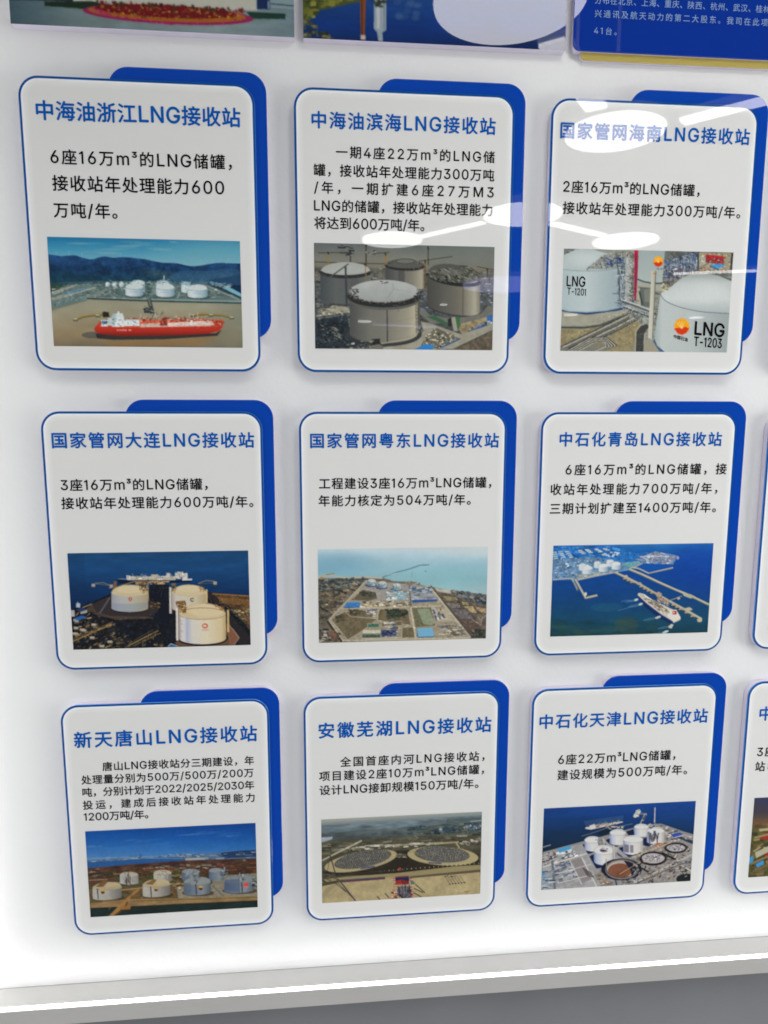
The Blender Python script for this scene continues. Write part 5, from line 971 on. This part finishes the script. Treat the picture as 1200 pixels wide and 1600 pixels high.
def pic_lake():
    p = Paint([(472, -195), (892, -182), (883, 75.5), (474, 60)], 12)
    p.poly(p.all(), grad([(-195, (110, 160, 200)), (-100, (150, 180, 200)), (-60, (60, 90, 60))])); p.clutter([(470, -130), (890, -120), (890, -30), (470, -30)], 160, [(60, 84, 40), (90, 104, 50), (44, 64, 36), (110, 110, 60)], 10, 40, .7)
    w = [(470, -40), (890, -30), (890, 80), (470, 64)]
    p.poly(w, grad([(-40, (40, 76, 110)), (0, (26, 62, 120)), (40, (14, 48, 112)), (75, (12, 34, 78))])); p.mottle(w, .1, 20, .3)
    p.poly([(470, -10), (565, -8), (560, 4), (500, 18), (474, 40)], (66, 74, 36)); p.clutter([(472, -10), (570, -8), (520, 12), (476, 40)], 70, [(90, 96, 40), (50, 60, 30), (120, 120, 50)], 3, 12, .7); p.clutter([(474, 30), (500, 44), (520, 60), (474, 62)], 46, [(60, 66, 40), (110, 104, 70), (36, 44, 36)], 2, 8, .6)
    p.poly([(560, -20), (570, -20), (567, 58), (561, 58)], (120, 66, 36)); p.line([(563, 0), (563, 56)], (80, 44, 28), 2); p.rect(561, 54, 568, 61, (190, 170, 150))
    p.poly([(582, -20), (600, -20), (600, 46), (594, 50), (595, 63), (588, 63), (586, 50), (581, 44)], (140, 152, 160)); p.poly([(585, -20), (590, -20), (590, 44), (586, 44)], (176, 182, 184)); p.line([(597, 0), (597, 45)], (96, 110, 124), 1.5); p.clutter([(580, -4), (600, -4), (596, 12), (582, 12)], 18, [(40, 50, 40)], 2, 8, .6)
    for i in range(20): p.ell(p.r.uniform(615, 650), p.r.uniform(-5, 28), 6, 4, (70, 96, 130), .25)
    return p.result()


# ---------------------------------------------------------------- the wall, its ledge and the surroundings
WY = 0.018                   # wall face; the boards stand about 18 mm proud of it
LZ = ZB - 1.8305             # line where the display wall meets the ledge
XL, XR = -0.245, 3.2
tag(link('display_wall', box('display_wall', XL, XR, WY, WY + 0.10, LZ - 0.004, 2.619), M['wall']),
    'plain white display wall panel carrying every board', 'wall')
tag(link('lower_wall', box('lower_wall', -1.5, 4.0, WY + 0.012, WY + 0.112, 0.0, LZ - 0.045), M['low']),
    'grey lower wall below the lit ledge', 'wall')

tag(link('shade_box', box('shade_box', -1.5, 4.0, -0.50, WY, 2.62, 3.05), M['housing']),  # added out of view to darken the upper part of the wall
    'unseen box added above the display wall to shade its top', 'shade_box')

# ledge: thin metal shelf with a continuous light strip set along its front corner
led = thing('wall_ledge', 'white metal ledge with a glowing light strip along the foot of the display wall', 'ledge', (0, WY, LZ))
link('top_plate', box('top_plate', XL - 0.06, XR, -0.052, -0.0015, -0.006, -0.003), M['trim'], led)
link('front_plate', box('front_plate', XL - 0.06, XR, -0.0640, -0.0610, -0.0405, -0.003), M['trim'], led)
link('bottom_plate', box('bottom_plate', XL - 0.06, XR, -0.0610, 0.012, -0.0405, -0.0375), M['trim'], led)
link('light_strip', box('light_strip', XL - 0.06, XR, -0.0610, -0.0520, -0.012, -0.0025), M['led'], led)
link('shadow_gap', box('shadow_gap', XL, XR, -0.0015, 0.0, -0.012, -0.0035), M['groove'], led)

# upright light trim closing the left end of the display wall
tr = thing('edge_trim', 'white metal upright with a light strip at the left end of the display wall', 'wall trim', (XL, WY, LZ))
link('post', box('post', -0.062, -0.002, -0.060, 0.10, 0.002, 2.619 - LZ), M['trim'], tr)
link('light_strip', box('light_strip', -0.002, 0.006, -0.046, -0.034, 0.004, 2.619 - LZ), M['led_side'], tr)

# ---------------------------------------------------------------- information boards
W, PX = 0.42, 0.491534
ROWZ = (0.0, -0.596543, -1.188542)
COLS = (0.0, PX, 2 * PX, 3 * PX)
RAD = 0.036
PH = (0.0343, 0.3862, -0.4745, -0.2770)          # printed picture on the board: x0, x1, z bottom, z top


def panel_shapes(H):
    """shared meshes of one board kind, in board coordinates (x right, z up, front at y = 0)"""
    s = {}
    white = rr(0, W, -H, 0, RAD); bl = rr(0.157, W + 0.0215, -0.4560, 0.0226, RAD)
    s['white_backing'] = slab('white_backing', inset(white, 0.0006), 0.0030, WY - 0.0004)
    s['blue_backing'] = slab('blue_backing', inset(bl, 0.0006), 0.0062, WY - 0.0004)
    s['blue_panel'] = slab('blue_panel', bl, 0.0032, 0.0062, 0.0004)
    s['rim'] = slab('rim', white, 0.0, 0.0029, 0.0005)
    a, c = inset(white, 0.0004), inset(white, 0.0043); n = len(white)
    s['border_line'] = mesh('border_line', [(x, -0.0001, z) for x, z in a + c], [[i, (i + 1) % n, n + (i + 1) % n, n + i] for i in range(n)])
    # printed face: grey-white print, with the plate's edge glow painted into lighter margin tones
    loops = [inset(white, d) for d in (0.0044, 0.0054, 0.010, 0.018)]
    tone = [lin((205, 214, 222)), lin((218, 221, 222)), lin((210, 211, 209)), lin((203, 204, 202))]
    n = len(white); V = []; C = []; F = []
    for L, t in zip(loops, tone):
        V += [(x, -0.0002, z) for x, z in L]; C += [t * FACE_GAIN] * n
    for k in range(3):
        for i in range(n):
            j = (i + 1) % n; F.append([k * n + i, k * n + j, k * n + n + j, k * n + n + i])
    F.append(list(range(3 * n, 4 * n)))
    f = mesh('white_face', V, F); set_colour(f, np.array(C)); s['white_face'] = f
    return s


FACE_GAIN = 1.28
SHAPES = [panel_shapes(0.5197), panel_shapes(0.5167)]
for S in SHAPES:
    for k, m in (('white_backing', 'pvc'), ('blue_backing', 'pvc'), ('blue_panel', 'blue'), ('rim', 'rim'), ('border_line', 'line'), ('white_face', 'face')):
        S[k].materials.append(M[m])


def print_mesh(img, x0, x1, z0, z1, y):
    gh, gw = img.shape[:2]
    X, Z = np.meshgrid(np.linspace(x0, x1, gw), np.linspace(z1, z0, gh))
    V = np.stack([X.ravel(), np.full(X.size, y), Z.ravel()], -1)
    I = np.arange(gh * gw).reshape(gh, gw)
    Q = np.stack([I[:-1, :-1], I[1:, :-1], I[1:, 1:], I[:-1, 1:]], -1).reshape(-1, 4)
    me = bpy.data.meshes.new('photograph')
    me.vertices.add(len(V)); me.vertices.foreach_set('co', V.ravel())
    me.loops.add(Q.size); me.loops.foreach_set('vertex_index', Q.ravel())
    me.polygons.add(len(Q)); me.polygons.foreach_set('loop_start', np.arange(0, Q.size, 4)); me.polygons.foreach_set('loop_total', np.full(len(Q), 4))
    me.update(calc_edges=True)
    set_colour(me, np.clip(lin(img.reshape(-1, 3) * 255) * PRINT_GAIN, 0, 0.92))
    me.materials.append(M['print'])
    return me


TEXT = {
'A': [
    ('中海油浙江LNG接收站', 0.0298, 0.3927, -0.0586, 0.0384) ,
    ('6座16万m³的LNG储罐，', 0.0497, 0.375, -0.1371, 0.0303) ,
    ('接收站年处理能力600', 0.0499, 0.3595, -0.1825, 0.0317) ,
    ('万吨/年。', 0.0493, 0.1629, -0.2297, 0.031) ,
],
'B': [
    ('中海油滨海LNG接收站', 0.0333, 0.3826, -0.0568, 0.0349) ,
    ('一期4座22万m³的LNG储', 0.0781, 0.3824, -0.1121, 0.0252) ,
    ('罐，接收站年处理能力300万吨', 0.0354, 0.3822, -0.1451, 0.0253) ,
    ('/年，一期扩建6座27万M3', 0.036, 0.3819, -0.1763, 0.0256) ,
    ('LNG的储罐，接收站年处理能力', 0.0356, 0.3802, -0.209, 0.0257) ,
    ('将达到600万吨/年。', 0.0356, 0.2469, -0.2404, 0.0259) ,
],
'C': [
    ('国家管网海南LNG接收站', 0.0195, 0.4029, -0.0583, 0.0346) ,
    ('2座16万m³的LNG储罐，', 0.0287, 0.3066, -0.1611, 0.027) ,
    ('接收站年处理能力300万吨/年。', 0.0293, 0.3944, -0.2005, 0.0268) ,
],
'D': [
    ('国家管网大连LNG接收站', 0.0195, 0.4032, -0.0557, 0.0349) ,
    ('3座16万m³的LNG储罐，', 0.0303, 0.3102, -0.1423, 0.027) ,
    ('接收站年处理能力600万吨/年。', 0.0294, 0.3987, -0.1779, 0.0271) ,
],
'E': [
    ('国家管网粤东LNG接收站', 0.0225, 0.4038, -0.0574, 0.0341) ,
    ('工程建设3座16万m³LNG储罐，', 0.0387, 0.3902, -0.1431, 0.0263) ,
    ('年能力核定为504万吨/年。', 0.0374, 0.3479, -0.178, 0.0264) ,
],
'F': [
    ('中石化青岛LNG接收站', 0.04, 0.3882, -0.0557, 0.0339) ,
    ('6座16万m³的LNG储罐，接', 0.055, 0.4036, -0.1182, 0.027) ,
    ('收站年处理能力700万吨/年，', 0.0243, 0.3863, -0.159, 0.0271) ,
    ('三期计划扩建至1400万吨/年。', 0.0244, 0.3859, -0.1991, 0.0273) ,
],
'G': [
    ('新天唐山LNG接收站', 0.0244, 0.3938, -0.0751, 0.0403) ,
    ('唐山LNG接收站分三期建设，年', 0.0772, 0.3863, -0.1349, 0.0229) ,
    ('处理量分别为500万/500万/200万', 0.0335, 0.3846, -0.1625, 0.023) ,
    ('吨，分别计划于2022/2025/2030年', 0.0342, 0.3854, -0.1901, 0.0231) ,
    ('投运，建成后接收站年处理能力', 0.0334, 0.3856, -0.2185, 0.0232) ,
    ('1200万吨/年。', 0.0337, 0.1641, -0.2449, 0.0234) ,
],
'H': [
    ('安徽芜湖LNG接收站', 0.0316, 0.402, -0.0753, 0.04) ,
    ('全国首座内河LNG接收站，', 0.0765, 0.3889, -0.1472, 0.0259) ,
    ('项目建设2座10万m³LNG储罐，', 0.0314, 0.3885, -0.1779, 0.0261) ,
    ('设计LNG接卸规模150万吨/年。', 0.0319, 0.3768, -0.21, 0.0262) ,
],
'I': [
    ('中石化天津LNG接收站', 0.0181, 0.3998, -0.0744, 0.0381) ,
    ('6座22万m³LNG储罐，', 0.0628, 0.3308, -0.1638, 0.0277) ,
    ('建设规模为500万吨/年。', 0.0622, 0.3604, -0.2, 0.0279) ,
],
'L': [
    ('中石化LNG接收站', 0.0305, 0.3950, -0.0752, 0.038),
    ('3座16万m³LNG储罐，', 0.0320, 0.3000, -0.1660, 0.0275),
    ('站年处理能力300万吨/年。', 0.0300, 0.3840, -0.2010, 0.0275),
],
}
BOARDS = [  # column, row, key, painter, label
    (0, 0, 'A', pic_red_tanker, 'white board with a picture of a red tanker ship, upper left'),
    (1, 0, 'B', pic_building_tanks, 'white board with a picture of four grey tanks under construction'),
    (2, 0, 'C', pic_white_tanks, 'white board with a picture of white tanks lettered LNG'),
    (0, 1, 'D', pic_cream_tanks, 'white board with a picture of three cream domed tanks by dark sea'),
    (1, 1, 'E', pic_coast_plant, 'white board with an aerial picture of a plant on a turquoise coast'),
    (2, 1, 'F', pic_blue_harbour, 'white board with a picture of a ship at a long jetty'),
    (0, 2, 'G', pic_blue_sky_tanks, 'white board with a picture of tanks in rows under deep blue sky'),
    (1, 2, 'H', pic_round_foundations, 'white board with a picture of two round dotted foundations on bare earth'),
    (2, 2, 'I', pic_sea_tank_farm, 'white board with a picture of white tanks and open round pits'),
    (3, 2, 'L', pic_dusk_works, 'white board cut off by the right edge, in the bottom row'),
    (3, 1, None, pic_dusk_works, 'white board cut off by the right edge, in the middle row'),
    (3, 0, None, pic_dusk_works, 'white board past the right edge, in the upper row'),
]
_pm = {}
for c, r, key, painter, label in BOARDS:
    S = SHAPES[min(r, 1)]
    root = thing('information_board', label, 'information board', (COLS[c], 0, ZB + ROWZ[r]), 'information boards on the display wall')
    link('backing_board', S['white_backing'], None, root)
    bb = link('blue_panel', S['blue_panel'], None, root)
    link('backing_board', S['blue_backing'], None, bb)
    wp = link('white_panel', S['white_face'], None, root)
    link('rim', S['rim'], None, wp)
    link('border_line', S['border_line'], None, wp)
    if painter not in _pm: _pm[painter] = print_mesh(painter(), *PH, -0.0005)
    ph = link('photograph', _pm[painter], None, root)
    if key:
        L = TEXT[key]
        link('title_lettering', text_mesh('title_lettering', L[:1], 0.024, -0.0006), M['title'], root)
        link('paragraph_lettering', text_mesh('paragraph_lettering', L[1:], 0.0155, -0.0006), M['ink'], root)
    if key == 'C':
        Hc = homography([(48, 45), (1178, 73), (1132, 741), (22, 727)], [(PH[0], PH[3]), (PH[1], PH[3]), (PH[1], PH[2]), (PH[0], PH[2])])

        def at(x, y):
            q = Hc @ np.array([x, y, 1.0]); return q[0] / q[2], q[1] / q[2]
        rows = []
        for txt, xl, xr, yl, yr, h, off in (('LNG', 66, 188, 262, 268, 58, .016), ('T-1201', 70, 192, 328, 338, 40, .012), ('LNG', 920, 1115, 578, 596, 78, .03), ('T-1203', 914, 1098, 666, 682, 56, .022), ('中国石油', 778, 870, 632, 656, 24, .02)):
            a = at(xl, yl); b = at(xr, yr); em = h / 0.72 if ord(txt[0]) < 256 else h / .9
            e = em * (PH[1] - PH[0]) / 1130
            rows.append((set_line(txt, a[0], b[0], 0, e, off, 0.6), a, b))
        for (v, f), a, b in rows:
            v[:, 1] -= 0.0009
            v[:, 2] += a[1] + (v[:, 0] - a[0]) / (b[0] - a[0]) * (b[1] - a[1])
            link('tank_lettering', mesh('tank_lettering', v.tolist(), f), M['ink'], ph)

# ---------------------------------------------------------------- upper boards, of which only the lower edges show
pb = thing('picture_board', 'picture board of a plaza with a round red flower bed', 'picture board', (-0.0046, 0, ZB))
link('backing_board', slab('backing_board', [(0.0, 0.0838), (0.4995, 0.0838), (0.4995, 0.3650), (0.0, 0.3650)], 0.0006, WY - 0.0004, 0.0006), M['pvc'], pb)
link('photograph', print_mesh(pic_plaza(), 0.0, 0.4995, 0.0836, 0.3650, 0.0), None, pb)
pb = thing('picture_board', 'picture board of a blue lake with posts in the water, top centre', 'picture board', (0.5112, 0, ZB))
link('backing_board', slab('backing_board', [(0.0, 0.0838), (0.4945, 0.0838), (0.4945, 0.3650), (0.0, 0.3650)], 0.0006, WY - 0.0004, 0.0006), M['pvc'], pb)
link('photograph', print_mesh(pic_lake(), 0.0, 0.4945, 0.0836, 0.3650, 0.0), None, pb)

nb = thing('notice_board', 'navy blue notice board with pale writing over a yellow plate', 'notice board', (1.0209, 0, ZB))
link('backing_board', slab('backing_board', rr(0.0006, 0.5794, 0.0856, 0.4294, 0.012), 0.0031, WY - 0.0004), M['pvc'], nb)
link('navy_panel', slab('navy_panel', rr(0.0, 0.58, 0.085, 0.43, 0.014), 0.0, 0.003, 0.0005), M['deep'], nb)
yp = link('yellow_panel', slab('yellow_panel', rr(0.018, 0.60, 0.0722, 0.30, 0.010), 0.0066, 0.0096, 0.0004), M['yellow'], nb)
link('backing_board', slab('backing_board', rr(0.0186, 0.5994, 0.0728, 0.2994, 0.010), 0.0097, WY - 0.0004), M['pvc'], yp)
link('paragraph_lettering', text_mesh('paragraph_lettering', [
    ('分布在北京、上海、重庆、陕西、杭州、武汉、桂林', 0.0392, 0.3885, 0.1744, 0.0156),
    ('兴通讯及航天动力的第二大股东。我司在此项目', 0.0401, 0.4017, 0.1509, 0.0156),
    ('41台。', 0.0402, 0.0843, 0.1211, 0.0156)], 0.004, -0.0005), M['paleink'], nb)

# ---------------------------------------------------------------- ceiling lights of the hall (their reflections lie on the boards)
LH = ZB + 0.744


def disc(name, cx, cy, rad, z, m, label, group, n=48):
    t = thing(name, label, 'ceiling light', (cx, cy, z), group)
    P = [(rad * math.cos(2 * math.pi * i / n), rad * math.sin(2 * math.pi * i / n)) for i in range(n)]
    Q = [(x * 1.015, y * 1.015) for x, y in P]
    V = [(x, y, 0) for x, y in P] + [(x, y, 0.012) for x, y in P]
    F = [list(range(n - 1, -1, -1)), list(range(n, 2 * n))] + [[i, (i + 1) % n, n + (i + 1) % n, n + i] for i in range(n)]
    link('diffuser', mesh('diffuser', V, F), M[m], t)
    V = [(x, y, 0.0125) for x, y in Q] + [(x, y, 0.06) for x, y in Q]
    link('housing', mesh('housing', V, F), M['housing'], t)
    link('hanger', box('hanger', -0.006, 0.006, -0.006, 0.006, 0.0605, 0.9), M['housing'], t)
    return t


def bar(x0, y0, x1, y1, w, z, label, group, m='lamp'):
    d = math.hypot(x1 - x0, y1 - y0); a = math.atan2(y1 - y0, x1 - x0)
    t = thing('ceiling_bar_light', label, 'ceiling light', ((x0 + x1) / 2, (y0 + y1) / 2, z), group); t.rotation_euler = (0, 0, a)
    link('diffuser', box('diffuser', -d / 2, d / 2, -w / 2, w / 2, 0.0, 0.012), M[m], t)
    link('housing', box('housing', -d / 2 - .004, d / 2 + .004, -w / 2 - .004, w / 2 + .004, 0.0125, 0.05), M['housing'], t)
    link('hanger', box('hanger', -0.005, 0.005, -0.005, 0.005, 0.0505, 0.9), M['housing'], t)


G1 = 'round ceiling lights behind the viewer'; G2 = 'bar ceiling lights behind the viewer'; G3 = 'small ceiling spotlights behind the viewer'
dl = 'round glowing ceiling light hanging behind the viewer'; bl_ = 'straight glowing bar light between two round ceiling lights'
for cx, cy, rad in ((1.168, -1.05, 0.250), (1.955, -2.035, 0.232), (1.90, -3.39, 0.265), (1.085, -4.135, 0.235), (2.90, -4.01, 0.245)):
    disc('round_ceiling_light', cx, cy, rad, LH, 'lamp', dl, G1)
for a in ((1.385, -1.275, 1.765, -1.79, 0.095), (2.213, -1.886, 2.80, -1.30, 0.078), (1.30, -4.01, 1.68, -3.60, 0.062), (2.17, -3.58, 2.65, -3.85, 0.075), (3.9, -5.15, 4.7, -4.90, 0.07)):
    bar(*a, LH, bl_, G2)
bar(1.30, -9.05, 2.26, -9.25, 0.07, LH, 'dim straight bar light far behind the viewer', None, 'dim')
disc('round_ceiling_light', 2.42, -5.85, 0.42, LH, 'dim', 'dim bluish round ceiling light far behind the viewer', None)
for cx, cy, rad in ((1.149, -8.723, 0.10), (2.018, -7.153, 0.045), (3.869, -7.834, 0.09), (5.671, -7.904, 0.09)):
    disc('ceiling_spotlight', cx, cy, rad, LH, 'spot', 'small round ceiling spotlight far behind the viewer', G3, 20)
